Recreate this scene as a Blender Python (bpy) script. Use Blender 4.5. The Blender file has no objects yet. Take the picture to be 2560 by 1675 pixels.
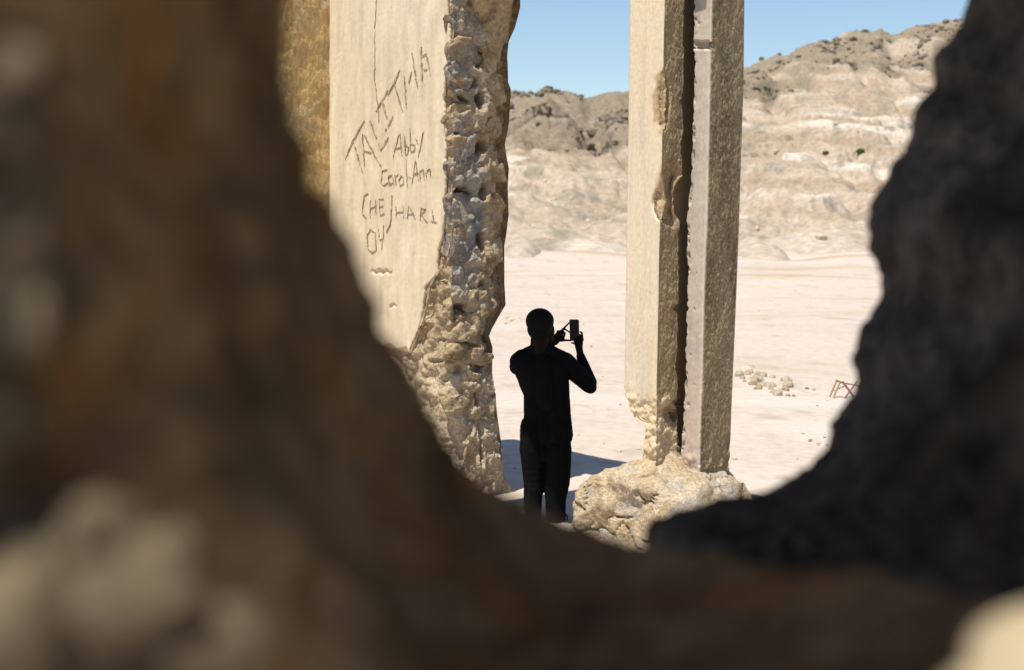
import bpy, bmesh, math, random
import numpy as np
from mathutils import Vector, Matrix, Euler

random.seed(7); rng = np.random.default_rng(7)
scene = bpy.context.scene
COL = scene.collection

# ------------------------------------------------------------------ camera
F = 2560 / 36.0 * 50.0                       # focal length in photo pixels
CAM = np.array([0.0, 0.0, 2.45])
cam_d = bpy.data.cameras.new('camera'); cam_d.lens = 50; cam_d.sensor_width = 36
cam_d.clip_start = 0.02; cam_d.clip_end = 6000
cam = bpy.data.objects.new('camera', cam_d); COL.objects.link(cam)
PITCH = math.atan((837.5 - 540) / F); ROLL = 0.0107
MR = Matrix.Rotation(math.pi/2 - PITCH, 3, 'X') @ Matrix.Rotation(ROLL, 3, 'Z')
cam.matrix_world = Matrix.Translation(Vector(CAM)) @ MR.to_4x4()
cam_d.dof.use_dof = True; cam_d.dof.focus_distance = 11.2; cam_d.dof.aperture_fstop = 2.4
scene.camera = cam
RM = np.array(MR)

# ------------------------------------------------------------------ light
SUN_EL = math.radians(68.0)
SH = np.array([-0.655, -0.755]); SH /= np.linalg.norm(SH)          # horizontal direction towards the sun
TOSUN = np.array([SH[0]*math.cos(SUN_EL), SH[1]*math.cos(SUN_EL), math.sin(SUN_EL)])
world = bpy.data.worlds.new('World'); scene.world = world; world.use_nodes = True
wn = world.node_tree.nodes; wl = world.node_tree.links
sky = wn.new('ShaderNodeTexSky'); sky.sky_type = 'NISHITA'; sky.sun_disc = False
sky.sun_elevation = SUN_EL; sky.sun_rotation = math.atan2(SH[0], SH[1])
sky.air_density = 1.05; sky.dust_density = 0.0; sky.ozone_density = 3.0; sky.altitude = 200
wl.new(sky.outputs[0], wn['Background'].inputs[0]); wn['Background'].inputs[1].default_value = 0.108
sun_d = bpy.data.lights.new('sun', 'SUN'); sun_d.energy = 5.0; sun_d.angle = math.radians(0.53)
sun_d.color = (1.0, 0.94, 0.82)
sun = bpy.data.objects.new('sun', sun_d); COL.objects.link(sun)
sun.rotation_euler = Vector(TOSUN).to_track_quat('Z', 'Y').to_euler()
vs = scene.view_settings
vs.view_transform = 'Standard'; vs.look = 'None'; vs.gamma = 1.0; vs.use_curve_mapping = False
vs.exposure = 0.27
scene.cycles.use_denoising = True; scene.cycles.max_bounces = 8; scene.cycles.diffuse_bounces = 5

# ------------------------------------------------------------------ pixel and facade helpers
def ray(px, py):
    px = np.asarray(px, float); py = np.asarray(py, float)
    v = np.stack([px - 1280, -(py - 837.5), np.full_like(px + py, -F)], -1)
    return v @ RM.T
def at(px, py, depth):                        # point on a pixel's ray at the given distance along y
    d = ray(px, py); return CAM + d * (np.asarray(depth) / d[..., 1])[..., None]
def on_ground(px, py, z=0.0):
    d = ray(px, py); return CAM + d * ((z - CAM[2]) / d[..., 2])[..., None]
def project(P):
    v = (np.asarray(P) - CAM) @ RM
    return 1280 - v[..., 0] / v[..., 2] * F, 837.5 + v[..., 1] / v[..., 2] * F
ANG = math.radians(52)
U = np.array([math.cos(ANG), -math.sin(ANG), 0.0]); M = np.array([math.sin(ANG), math.cos(ANG), 0.0])
C1 = np.array([-0.54, 12.0, 0.0])             # foot of the doorway edge; U runs along the facade, M into it
Z3 = np.array([0, 0, 1.0])
def W(u, s, z):
    u, s, z = np.broadcast_arrays(np.asarray(u, float), np.asarray(s, float), np.asarray(z, float))
    return C1 + u[..., None]*U + s[..., None]*M + z[..., None]*Z3
def facade(px, py, s=0.0):                    # pixel -> (u, z) on the plane at depth s behind the facade
    d = ray(px, py); t = (np.dot(C1 - CAM, M) + s) / (d @ M); p = CAM + d * t[..., None]
    return (p - C1) @ U, p[..., 2]
def reveal(px, py, u=0.0):                    # pixel -> (s, z) on the plane across the facade at u
    d = ray(px, py); t = (np.dot(C1 - CAM, U) + u) / (d @ U); p = CAM + d * t[..., None]
    return (p - C1) @ M, p[..., 2]

# ------------------------------------------------------------------ noise
_G = rng.normal(size=(512, 3)); _G /= np.linalg.norm(_G, axis=1)[:, None]
def _hash(i, j, k): return ((i*73856093) ^ (j*19349663) ^ (k*83492791)) & 511
def perlin(p):
    p = np.asarray(p, float); i = np.floor(p).astype(np.int64); f = p - i
    w = f*f*f*(f*(f*6-15)+10); out = 0
    for a in (0, 1):
        for b in (0, 1):
            for c in (0, 1):
                g = _G[_hash(i[..., 0]+a, i[..., 1]+b, i[..., 2]+c)]
                dd = f - np.array([a, b, c])
                ww = (w[..., 0] if a else 1-w[..., 0])*(w[..., 1] if b else 1-w[..., 1])*(w[..., 2] if c else 1-w[..., 2])
                out = out + ww*np.sum(g*dd, -1)
    return out*1.5
def fbm(p, o=4, g=0.5):
    p = np.asarray(p, float); r = 0; a = 1.0
    for k in range(o): r = r + a*perlin(p*2.03**k + 17.3*k); a *= g
    return r
def ridged(p, o=4):
    p = np.asarray(p, float); r = 0; a = 1.0
    for k in range(o): r = r + a*(1-2*np.abs(perlin(p*2.1**k + 9.1*k))); a *= 0.5
    return r*0.5
_R = rng.random((512, 3))
def worley(p):
    p = np.asarray(p, float); i = np.floor(p).astype(np.int64)
    f1 = np.full(p.shape[:-1], 9.0); f2 = f1.copy(); idd = np.zeros(p.shape[:-1], int)
    for a in (-1, 0, 1):
        for b in (-1, 0, 1):
            for c in (-1, 0, 1):
                h = _hash(i[..., 0]+a, i[..., 1]+b, i[..., 2]+c)
                q = i + np.array([a, b, c]) + _R[h]
                d = np.sqrt(((q-p)**2).sum(-1)); n1 = d < f1
                f2 = np.where(n1, f1, np.minimum(f2, d)); idd = np.where(n1, h, idd); f1 = np.where(n1, d, f1)
    return f1, f2, idd
def sstep(a, b, x):
    t = np.clip((np.asarray(x, float)-a)/(b-a), 0, 1); return t*t*(3-2*t)

# ------------------------------------------------------------------ objects
def empty(name, loc, label=None, cat=None, group=None):
    o = bpy.data.objects.new(name, None); o.location = Vector(loc); COL.objects.link(o)
    o.empty_display_size = 0.1
    return tag(o, label, cat, group)
def tag(o, label=None, cat=None, group=None, kind=None):
    if label: o['label'] = label
    if cat: o['category'] = cat
    if group: o['group'] = group
    if kind: o['kind'] = kind
    return o
def mesh_obj(name, verts, faces, mat, parent=None, tint=None, smooth=True, origin=None):
    v = np.asarray(verts, float).reshape(-1, 3)
    off = np.array(parent_loc(parent)) if parent else (np.asarray(origin, float) if origin is not None else np.zeros(3))
    me = bpy.data.meshes.new(name)
    me.from_pydata((v-off).tolist(), [], [tuple(f) for f in faces]); me.update()
    if tint is not None:
        c = np.ones((len(v), 4)); c[:, :3] = np.asarray(tint).reshape(-1, 3)
        a = me.color_attributes.new('tint', 'FLOAT_COLOR', 'POINT'); a.data.foreach_set('color', c.ravel())
    if smooth: me.polygons.foreach_set('use_smooth', [True]*len(me.polygons))
    if mat: me.materials.append(mat)
    o = bpy.data.objects.new(name, me); COL.objects.link(o)
    if parent: o.parent = parent
    elif origin is not None: o.location = Vector(off)
    return o
def parent_loc(p):
    l = np.array(p.location)
    while p.parent: p = p.parent; l = l + np.array(p.location)
    return l
def grid_faces(nr, nc, wrap=False, flip=False):
    r, c = np.meshgrid(np.arange(nr-1), np.arange(nc if wrap else nc-1), indexing='ij')
    c2 = (c+1) % nc
    f = np.stack([r*nc+c, r*nc+c2, (r+1)*nc+c2, (r+1)*nc+c], -1).reshape(-1, 4)
    return (f[:, ::-1] if flip else f).tolist()

# ------------------------------------------------------------------ materials
def mat(name, c1, c2=None, scale=6.0, bump=((0.3, 40.0, 0.01),), rough=0.95, attr=False, c3=None, scale3=2.0,
        stretch=None, var=0.25, spec=0.15, cuts=(0.35, 0.65)):
    m = bpy.data.materials.new(name); m.use_nodes = True; nt = m.node_tree; N = nt.nodes; L = nt.links
    b = N['Principled BSDF']; b.inputs['Roughness'].default_value = rough
    b.inputs['Specular IOR Level'].default_value = spec
    tc = N.new('ShaderNodeTexCoord'); src = tc.outputs['Object']
    mp = N.new('ShaderNodeMapping'); L.new(src, mp.inputs[0])
    if stretch: mp.inputs['Scale'].default_value = stretch
    def noise(sc, det=6, raw=False):
        n = N.new('ShaderNodeTexNoise'); n.inputs['Scale'].default_value = sc; n.inputs['Detail'].default_value = det
        n.inputs['Roughness'].default_value = 0.6
        L.new(src if raw else mp.outputs[0], n.inputs['Vector']); return n.outputs['Fac']
    def ramp(fac, a, b_):
        r = N.new('ShaderNodeMapRange'); r.inputs[1].default_value = a; r.inputs[2].default_value = b_
        L.new(fac, r.inputs[0]); return r.outputs[0]
    def mix(fac, A, B, mode='MIX'):
        x = N.new('ShaderNodeMix'); x.data_type = 'RGBA'; x.blend_type = mode
        if isinstance(fac, float): x.inputs[0].default_value = fac
        else: L.new(fac, x.inputs[0])
        for sock, val in ((x.inputs[6], A), (x.inputs[7], B)):
            if isinstance(val, tuple): sock.default_value = (*val, 1)
            else: L.new(val, sock)
        return x.outputs[2]
    if attr:
        at_ = N.new('ShaderNodeAttribute'); at_.attribute_name = 'tint'; col = at_.outputs['Color']
    else:
        col = mix(ramp(noise(scale), *cuts), c1, c2) if c2 else c1
        if c3: col = mix(ramp(noise(scale3, 4), 0.5, 0.7), col, c3)
    if var:
        v = N.new('ShaderNodeMapRange'); L.new(noise(scale*5, 8), v.inputs[0])
        v.inputs[1].default_value = 0.3; v.inputs[2].default_value = 0.7
        v.inputs[3].default_value = 1-var; v.inputs[4].default_value = 1+var
        cmb = N.new('ShaderNodeCombineColor')
        for k in range(3): L.new(v.outputs[0], cmb.inputs[k])
        col = mix(1.0, col, cmb.outputs[0], 'MULTIPLY')
    if isinstance(col, tuple): b.inputs['Base Color'].default_value = (*col, 1)
    else: L.new(col, b.inputs['Base Color'])
    last = None
    for st, sc, dist in bump:
        bp = N.new('ShaderNodeBump'); bp.inputs['Strength'].default_value = st; bp.inputs['Distance'].default_value = dist
        L.new(noise(sc, 7), bp.inputs['Height'])
        if last: L.new(last, bp.inputs['Normal'])
        last = bp.outputs[0]
    if last: L.new(last, b.inputs['Normal'])
    return m

M_sand = mat('pale_sand', (0,0,0), scale=1.2, attr=True, var=0.10, bump=((0.35, 9.0, 0.03), (0.4, 60.0, 0.01)))
M_hill = mat('hill_rock', (0,0,0), scale=0.35, attr=True, var=0.28, bump=((0.6, 0.8, 0.5), (0.6, 4.0, 0.15)))
M_plaster = mat('cream_plaster', (0.70,0.605,0.455), (0.655,0.55,0.395), scale=2.0, stretch=(1,1,0.3), var=0.16,
                bump=((0.25, 14.0, 0.01), (0.25, 90.0, 0.004)))
M_face = mat('pillar_plaster', (0.68,0.58,0.43), (0.58,0.47,0.31), scale=3.5, stretch=(1,1,0.10), var=0.12,
             bump=((0.35, 18.0, 0.012), (0.2, 120.0, 0.003)))
M_attr_rub = mat('rubble_masonry', (0,0,0), scale=9.0, attr=True, var=0.32, spec=0.0, bump=((0.9, 45.0, 0.03), (0.7, 120.0, 0.012)))
M_jamb = mat('rough_render', (0,0,0), scale=14.0, attr=True, var=0.35, stretch=(1,1,0.55), spec=0.0, bump=((0.9, 110.0, 0.02), (0.5, 40.0, 0.02)))
M_grey_stone = mat('grey_stone', (0.38,0.325,0.265), (0.19,0.19,0.19), scale=7.0, c3=(0.42,0.29,0.18), scale3=5.0, var=0.25,
                   bump=((0.95, 45.0, 0.03), (0.7, 120.0, 0.012)), spec=0.0)
M_tan_stone = mat('tan_stone', (0.48,0.38,0.25), (0.31,0.22,0.125), scale=6.0, var=0.32, spec=0.05, bump=((0.85, 40.0, 0.025), (0.6, 110.0, 0.01)))
M_brown_wall = mat('ochre_render', (0.60,0.43,0.19), (0.50,0.34,0.15), scale=5.0, stretch=(1,1,0.5), var=0.25, c3=(0.50,0.40,0.24), scale3=7,
                   bump=((0.9, 12.0, 0.05), (0.8, 50.0, 0.02)))
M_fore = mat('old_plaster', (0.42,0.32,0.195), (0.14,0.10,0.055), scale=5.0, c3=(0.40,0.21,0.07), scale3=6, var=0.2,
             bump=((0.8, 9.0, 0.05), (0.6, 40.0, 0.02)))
M_fore_shade = mat('shade_dark_plaster', (0.16,0.14,0.12), (0.06,0.052,0.045), scale=7.0, var=0.25, bump=((0.9, 14.0, 0.05), (0.6, 50.0, 0.02)))  # same wall as the near side; its shade is put into a darker colour
M_scratch = mat('scratch', (0.24,0.18,0.115), (0.60,0.50,0.36), scale=16, var=0.2, cuts=(0.42, 0.66), bump=())
M_rock = mat('pale_rock', (0.60,0.52,0.42), (0.45,0.36,0.26), scale=8.0, var=0.2, bump=((0.6, 14.0, 0.03),))
M_rub = mat('rubble_stone', (0.46,0.39,0.30), (0.30,0.25,0.18), scale=8.0, var=0.25, bump=((0.6, 14.0, 0.03),))
M_darkrock = mat('dark_rock', (0.23,0.19,0.14), (0.15,0.125,0.09), scale=1.0, var=0.3, bump=((0.7, 3.0, 0.2),))
M_skin = mat('skin', (0.016,0.009,0.006), (0.013,0.008,0.005), scale=20, var=0.05, bump=(), rough=0.8, spec=0.08)
M_hair = mat('hair', (0.004,0.0035,0.003), (0.006,0.005,0.004), scale=60, var=0.1, bump=((0.4, 300.0, 0.003),), rough=0.9)
M_shirt = mat('black_knit', (0.005,0.0055,0.006), (0.007,0.007,0.0075), scale=30, var=0.1, bump=((0.3, 30.0, 0.01),), rough=0.95, spec=0.05)
M_jeans = mat('black_denim', (0.0045,0.005,0.0055), (0.007,0.007,0.0075), scale=20, var=0.1, bump=((0.3, 30.0, 0.01),), rough=0.95, spec=0.05)
M_shoe = mat('shoe', (0.02,0.02,0.02), (0.03,0.03,0.03), scale=20, var=0.1, bump=(), rough=0.6)
M_sole = mat('shoe_sole', (0.10,0.10,0.095), (0.08,0.08,0.075), scale=20, var=0.05, bump=(), rough=0.7)
M_phone = mat('phone_case', (0.02,0.014,0.012), (0.025,0.018,0.014), scale=20, var=0.05, bump=(), rough=0.45, spec=0.4)
M_screen = mat('phone_screen', (0.006,0.006,0.007), (0.008,0.008,0.008), scale=5, var=0.0, bump=(), rough=0.25, spec=0.5)
M_steel = mat('steel', (0.6,0.6,0.62), (0.55,0.55,0.55), scale=5, var=0.0, bump=(), rough=0.2, spec=0.5)
M_wood = mat('weathered_wood', (0.42,0.26,0.12), (0.30,0.18,0.09), scale=14, var=0.2, bump=((0.4, 40, 0.005),))
M_rust = mat('reddish_wood', (0.30,0.16,0.11), (0.20,0.11,0.08), scale=14, var=0.2, bump=((0.4, 40, 0.005),))
M_leaf = mat('shrub_leaf', (0.09,0.12,0.03), (0.06,0.08,0.02), scale=3, var=0.2, bump=())
M_room = mat('room_masonry', (0.30,0.22,0.14), (0.24,0.17,0.11), scale=3, var=0.2, bump=((0.5, 10, 0.03),))

# ------------------------------------------------------------------ ground: one sheet to the horizon
def build_ground():
    az = np.concatenate([np.radians(np.linspace(-180, -32, 60)), np.radians(np.linspace(-31.5, 31.5, 520)), np.radians(np.linspace(32, 180, 60))])
    r = np.concatenate([np.linspace(1.5, 6, 8), 6*np.exp(np.linspace(0, math.log(90/6), 330))[1:], np.geomspace(95, 4000, 30)])
    R, A = np.meshgrid(r, az, indexing='ij')
    x = R*np.sin(A); y = R*np.cos(A); p = np.stack([x, y, np.zeros_like(x)], -1)
    fade = sstep(7, 13, R)
    z = (0.06*fbm(p*0.22, 3) + 0.015*fbm(p*1.3, 3) + 0.008*fbm(p*5, 2)*sstep(60, 20, R))*fade
    z += 0.22*sstep(14, 22, R)*np.clip(fbm(p*0.10+5, 2), -0.3, 1)*sstep(90, 50, R)
    z += 0.55*sstep(48, 76, R)*(1+0.8*fbm(p*0.09+50, 3)) - 6*sstep(90, 200, R)
    # low heap under the rubble, seen to the right of the pillar
    for (px, py, rad, h) in ((1890, 935, 1.5, 0.12), (1960, 975, 1.2, 0.06), (1275, 800, 2.0, 0.10)):
        q = on_ground(px, py); z += h*np.exp(-((x-q[0])**2+(y-q[1])**2)/rad**2)
    n1 = fbm(p*np.array([0.10, 0.35, 1])+3, 4); n2 = fbm(p*1.1+31, 4); n3 = fbm(p*np.array([0.05, 0.30, 1])+77, 3)
    a = np.array([0.51, 0.43, 0.362]); t = np.array([0.43, 0.315, 0.205]); w = np.array([0.55, 0.48, 0.415]); g = np.array([0.33, 0.265, 0.21])
    k = sstep(0.05, 0.6, n1)[..., None]; c = a*(1-k)+w*k
    k = (0.75*sstep(0.15, 0.6, n3)*sstep(32, 46, R)+0.30*sstep(0.25, 0.8, n3))[..., None]; k = np.clip(k, 0, 0.85); c = c*(1-k)+t*k
    k = (0.5*sstep(0.30, 0.8, n2))[..., None]; c = c*(1-k)+g*k
    # curved wheel tracks
    for cx, cy, rr in ((13, 38, 16.0), (13, 38, 17.6), (-6, 62, 30.0)):
        d = np.abs(np.hypot(x-cx, (y-cy)*1.0)-rr); k = (0.38*np.exp(-(d/0.35)**2)*(0.6+0.6*n2))[..., None]; k = np.clip(k, 0, 0.4); c = c*(1-k)+t*k
    o = mesh_obj('ground', np.stack([x, y, z], -1), grid_faces(len(r), len(az), flip=True), M_sand, tint=c)
    return tag(o, kind='structure')
build_ground()

# ------------------------------------------------------------------ hills
_h = project(CAM+np.array([[-0.2, 1.0, 0], [0.2, 1.0, 0]])*1e5); ROLL_S = float((_h[1][1]-_h[1][0])/(_h[0][1]-_h[0][0]))
def build_hills():
    pxs = np.linspace(-500, 3300, 620)
    ax = [-500, 900, 1275, 1345, 1430, 1474, 1538, 1620, 1700, 1861, 1940, 2022, 2100, 2183, 2216, 2312, 2399, 2600, 3300]
    ay = [330, 262, 243, 230, 233, 247, 229, 226, 205, 172, 142, 118, 92, 80, 95, 64, 54, 60, 150]
    ysky = np.interp(pxs, ax, ay); dsky = np.interp(pxs, [-500, 1275, 1600, 1861, 2400, 3300], [200, 190, 200, 235, 280, 300])
    f = np.concatenate([np.linspace(-0.12, 1.0, 330), np.linspace(1.0, 2.2, 40)[1:]])
    FF, PX = np.meshgrid(f, pxs, indexing='ij'); YS = ysky[None, :]; DS = dsky[None, :]
    d0 = 70.0; D = d0 + (DS-d0)*FF
    base_y = 668.0
    prof = np.interp(FF, [-0.12, 0.0, 0.12, 0.25, 0.45, 0.70, 0.88, 1.0, 1.2, 2.2], [-0.06, 0.0, 0.10, 0.26, 0.47, 0.72, 0.90, 1.0, 0.95, 0.3])
    yy = base_y + (YS-base_y)*prof
    dirs = ray(PX, np.full_like(PX, 540.0)); X = dirs[..., 0]/dirs[..., 1]*D
    hor = 540+ROLL_S*(PX-1280)
    z = CAM[2] + D*(hor-yy)/F - 2.5*sstep(0.0, -0.12, FF)
    P = np.stack([X, D, np.zeros_like(D)], -1)
    env = sstep(0.0, 0.25, FF)*(1-0.75*sstep(0.85, 1.0, FF)*sstep(1.25, 1.0, FF))
    wx = fbm(P*0.03+7, 3)*6
    Q = P + np.stack([wx, 0.6*wx, 0*wx], -1)
    z = z + env*(2.6*ridged(Q*0.045, 3) + 0.9*fbm(Q*0.14, 4) + 0.5*ridged(Q*0.3+40, 3) - 0.9)
    gul = np.abs(perlin(np.stack([X*0.11+0.5*wx*0.1, D*0.025, 0*D], -1)+4)); z = z - env*1.8*sstep(0.28, 0.0, gul)*sstep(0.05, 0.3, FF)
    z = z + 0.25*env*fbm(Q*0.7, 3)
    # tilted strata, stepped
    tilt = z + 0.09*X + 1.6*fbm(P*0.04+60, 3) + 0.5*fbm(P*0.2+61, 3); step = 1.35
    ph = tilt/step; st = (np.floor(ph)+sstep(0.35, 0.95, ph-np.floor(ph)))*step
    mstr = sstep(-0.15, 0.25, fbm(P*0.035+90, 3))*sstep(0.1, 0.25, FF)*sstep(0.85, 0.65, FF)
    z = z + 0.9*mstr*(st-tilt)
    z = z - np.where(FF > 1.0, 0, 0)
    rockn = fbm(P*0.06+21, 4); cover = (prof - np.interp(PX, [1275, 1600, 1861, 2150, 2400], [0.66, 0.64, 0.84, 0.82, 0.74])) + 0.16*rockn
    dark = sstep(-0.02, 0.05, cover)
    z = z + dark*(1.1*ridged(P*0.16, 4)+0.45*ridged(P*0.6+3, 2)+0.2*fbm(P*1.3, 2)-0.9)*sstep(1.3, 0.9, FF)
    # low mounds at the foot of the hills
    mcol = []
    for (px, d, ytop, wpx, wd, grey) in ((1300, 71, 572, 70, 5, 0.8), (1500, 80, 590, 115, 7, 0.05), (1890, 76, 586, 90, 6, 0.6), (2040, 84, 566, 150, 9, 0.15),
                                         (1700, 76, 600, 120, 6, 0.2), (1220, 74, 590, 80, 6, 0.4), (2330, 80, 570, 150, 8, 0.3), (1420, 74, 640, 60, 4, 0.5)):
        q = ray(px, 540.); hx = q[0]/q[1]*d; hz = 0.75*CAM[2]+0.85*d*(540+ROLL_S*(px-1280)-ytop)/F; wx_ = wpx/F*d
        g = np.exp(-(np.abs(X-hx)/wx_)**2.0-(np.abs(D-d)/wd)**2.0)
        z = np.maximum(z, hz*g*(1+0.35*fbm(P*0.35+px, 3)+0.15*ridged(P*1.1+px, 3)) - 3.0*(1-g)**4) ; mcol.append((g, grey))
    sand = np.array([0.43,0.345,0.265]); wht = np.array([0.585,0.51,0.43]); tan = np.array([0.33,0.25,0.175]); dk = np.array([0.225,0.18,0.125]); gry = np.array([0.27,0.235,0.18])
    n1 = fbm(P*0.05+11, 4); lay = fbm(np.stack([0.012*X, 0.012*D, tilt*1.1], -1)+5, 4)
    c = np.broadcast_to(sand, P.shape).copy()
    def bl(c, col, k): k = np.clip(k, 0, 1)[..., None]; return c*(1-k)+col*k
    c = bl(c, wht, sstep(0.0, 0.5, lay)*sstep(-0.35, 0.25, fbm(P*0.07+201, 4))*np.where(PX > 1700, 1.0, 0.75))
    c = bl(c, tan, sstep(0.0, 0.5, -lay)*0.75); c = bl(c, tan, 0.6*sstep(0.2, 0.6, n1))
    c = bl(c, gry, 0.8*sstep(0.30, 0.55, fbm(P*0.25+70, 4)))
    fr_ = ph-np.floor(ph); c = bl(c, gry*0.8, 0.8*mstr*sstep(0.5, 0.62, fr_)*sstep(0.85, 0.72, fr_)*sstep(-0.1, 0.3, fbm(P*0.3+33, 3)))  # shade under the ledges painted as thin dark lines along the steps
    c = bl(c, dk, dark*(0.86+0.14*rockn)); c = bl(c, sand, 0.8*dark*sstep(0.35, 0.55, fbm(P*0.045+130, 3)))
    for g, grey in mcol: c = bl(c, gry, grey*sstep(0.25, 0.6, g)*(0.75+0.6*n1)); c = bl(c, wht, (1-grey)*0.6*sstep(0.3, 0.6, g))
    c = bl(c, np.array([0.47,0.39,0.31]), sstep(0.06, 0.0, FF)*0.7)
    o = mesh_obj('hills', np.stack([X, D, z], -1), grid_faces(len(f), len(pxs), flip=True), M_hill, tint=c)
    tag(o, kind='structure')
    return X, D, z, dark, FF, PX
HX, HD, HZ, HDARK, HF, HPX = build_hills()

# ---------------------------------------------------------------- rock makers
def rock_mesh(seed, sub=2, amp=0.35, flat=0.7):
    bm = bmesh.new(); bmesh.ops.create_icosphere(bm, subdivisions=sub, radius=1.0)
    v = np.array([x.co[:] for x in bm.verts]); f = [[q.index for q in x.verts] for x in bm.faces]; bm.free()
    r = np.random.default_rng(seed)
    for _ in range(9):                                     # chip flat facets off
        n = r.normal(size=3); n /= np.linalg.norm(n); h = r.uniform(0.55, 0.85); e = v@n-h
        v = v - np.where(e > 0, e, 0)[:, None]*n*0.9
    v = v*(1+amp*0.35*fbm(v*1.6+seed*3.7, 3))[:, None]; v[:, 2] *= flat
    return v, f
def joined(name, items, material, kind='stuff', parent=None, smooth=False):
    V = []; Fc = []; n = 0
    for v, f in items:
        V.append(v); Fc += [tuple(np.array(q)+n) for q in f]; n += len(v)
    o = mesh_obj(name, np.concatenate(V), Fc, material, parent, smooth=smooth); return tag(o, kind=kind)
def rotz(v, a):
    c, s = math.cos(a), math.sin(a); return v @ np.array([[c, s, 0], [-s, c, 0], [0, 0, 1.0]])

# boulders strewn over the dark upper slopes
idx = np.argwhere((HDARK > 0.5) & (HF > 0.3) & (HF < 1.04) & (HPX > 1150) & (HPX < 2450))
wgt = sstep(0.0, 0.45, fbm(np.stack([HX, HD, 0*HX], -1)*0.12+301, 3))[idx[:, 0], idx[:, 1]]+0.04; wgt /= wgt.sum()
pick = idx[rng.choice(len(idx), 1700, replace=False, p=wgt)]; protos = [rock_mesh(k, 1, 0.5, 0.8) for k in range(12)]
items = []
for (i, j) in pick:
    v, f = protos[rng.integers(12)]; s = 0.16+0.75*rng.random()**5
    items.append((rotz(v*s*np.array([1, rng.uniform(0.7, 1.2), rng.uniform(0.7, 1.3)]), rng.random()*6)+np.array([HX[i, j], HD[i, j], HZ[i, j]+0.15*s]), f))
o = joined('boulders', items, M_darkrock)
o['label'] = 'dark boulders strewn over the upper slopes of the hills'; o['category'] = 'boulders'
idx = np.argwhere((HDARK < 0.2) & (HF > 0.05) & (HF < 0.75) & (HPX > 1150) & (HPX < 2450))
pick = idx[rng.choice(len(idx), 260, replace=False)]; items = []
for (i, j) in pick:
    v, f = protos[rng.integers(12)]; s = 0.10+0.35*rng.random()**4
    items.append((rotz(v*s, rng.random()*6)+np.array([HX[i, j], HD[i, j], HZ[i, j]+0.1*s]), f))
o = joined('slope_stones', items, M_rock)
o['label'] = 'pale stones scattered over the lower layered slopes'; o['category'] = 'stones'

def hill_point(px, py):                                   # nearest hill vertex behind a pixel
    q = project(np.stack([HX, HD, HZ], -1)); e = (q[0]-px)**2+(q[1]-py)**2 + np.where(HF < 1.0, 0, 1e9) + HD*2
    i = np.unravel_index(np.argmin(e), e.shape); return np.array([HX[i], HD[i], HZ[i]])
for px, py, s, lab in ((2067, 382, 0.34, 'smaller round green shrub on the pale hillside'), (2153, 380, 0.45, 'larger green shrub on the pale hillside')):
    p = hill_point(px, py); e = empty('shrub', p, lab, 'shrub', 'shrubs on the hillside')
    V = []; Fc = []
    for k in range(420):
        d = rng.normal(size=3); d /= np.linalg.norm(d); d[2] = abs(d[2]); c = p+d*s*rng.uniform(0.4, 1.1)*np.array([1.1, 1.1, 0.9]); a = rng.normal(size=3); a /= np.linalg.norm(a)
        b = np.cross(a, d); b /= max(1e-6, np.linalg.norm(b)); l = 0.10*s/0.4; n = len(V)
        V += [c-a*l, c+b*l*0.5, c+a*l, c-b*l*0.5]; Fc.append((n, n+1, n+2, n+3))
    mesh_obj('foliage', V, Fc, M_leaf, e, smooth=False)
    st = []; sf = []
    for k in range(7):
        an = k*0.9; tip = p+np.array([math.cos(an)*s*0.7, math.sin(an)*s*0.7, s*0.8]); n = len(st)
        st += [p+[0.02, 0, -0.05], p+[-0.02, 0.02, -0.05], p+[-0.02, -0.02, -0.05], tip]; sf += [(n, n+1, n+3), (n+1, n+2, n+3), (n+2, n, n+3)]
    mesh_obj('stem', st, sf, M_wood, e)

# ------------------------------------------------------------------ rubble and stones lying on the plain
GRP = 'rocks of the rubble heap on the sand'
def lay_rock(px, py, wpx, hpx, material, label, group=None, seed=None, name='rock'):
    q = on_ground(px, py+hpx*0.5); sc = q[1]/F
    v, f = rock_mesh(seed if seed is not None else rng.integers(1e6), 2, 0.45, 1.0)
    v = rotz(v, rng.random()*6); v = v/np.array([np.ptp(v[:, 0]), np.ptp(v[:, 1]), np.ptp(v[:, 2])])
    h = max(hpx*sc*1.05, 0.35*wpx*sc); v = v*np.array([wpx*sc, wpx*sc*0.9, h*1.35]); v[:, 2] -= v[:, 2].min()+0.28*h
    o = mesh_obj(name, v+q, f, material, smooth=False, origin=q); return tag(o, label, 'rock', group)
lay_rock(1868, 926, 44, 20, M_rock, 'large pale flat rock on top of the rubble heap beside the pillar')
lay_rock(1842, 915, 26, 8, M_wood, 'thin ochre slab poking out behind the pillar above the rubble heap', name='stone_slab')
lay_rock(1896, 937, 28, 20, M_rock, 'rounded cream rock beside the large flat rock in the heap')
lay_rock(1940, 980, 24, 20, M_rock, 'lone blocky rock at the lower edge of the rubble heap')
lay_rock(1984, 991, 12, 10, M_tan_stone, 'small reddish stone lying apart below the rubble heap')
for k in range(46):
    t = rng.random(); px = 1840+125*t+rng.normal()*22; py = 933+38*t+rng.normal()*13
    if px < 1838: continue
    w = rng.uniform(9, 28); mk = M_rub if rng.random() < 0.6 else M_tan_stone
    lay_rock(px, py, w, w*0.75, mk, ('larger' if w > 16 else 'small' if w < 11 else 'medium')+(' greyish' if mk is M_rub else ' brown')+' broken stone lying in the rubble heap behind the pillar', GRP)
for px, py, w in ((2018, 973, 13), (2034, 976, 9), (2043, 1016, 8), (1960, 962, 9), (1932, 956, 9), (2024, 1018, 6), (1928, 930, 7), (1949, 1020, 6)):
    lay_rock(px, py, w, w*0.7, M_darkrock, 'small dark stone on the sand near the rubble heap', 'dark stones on the sand')
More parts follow.
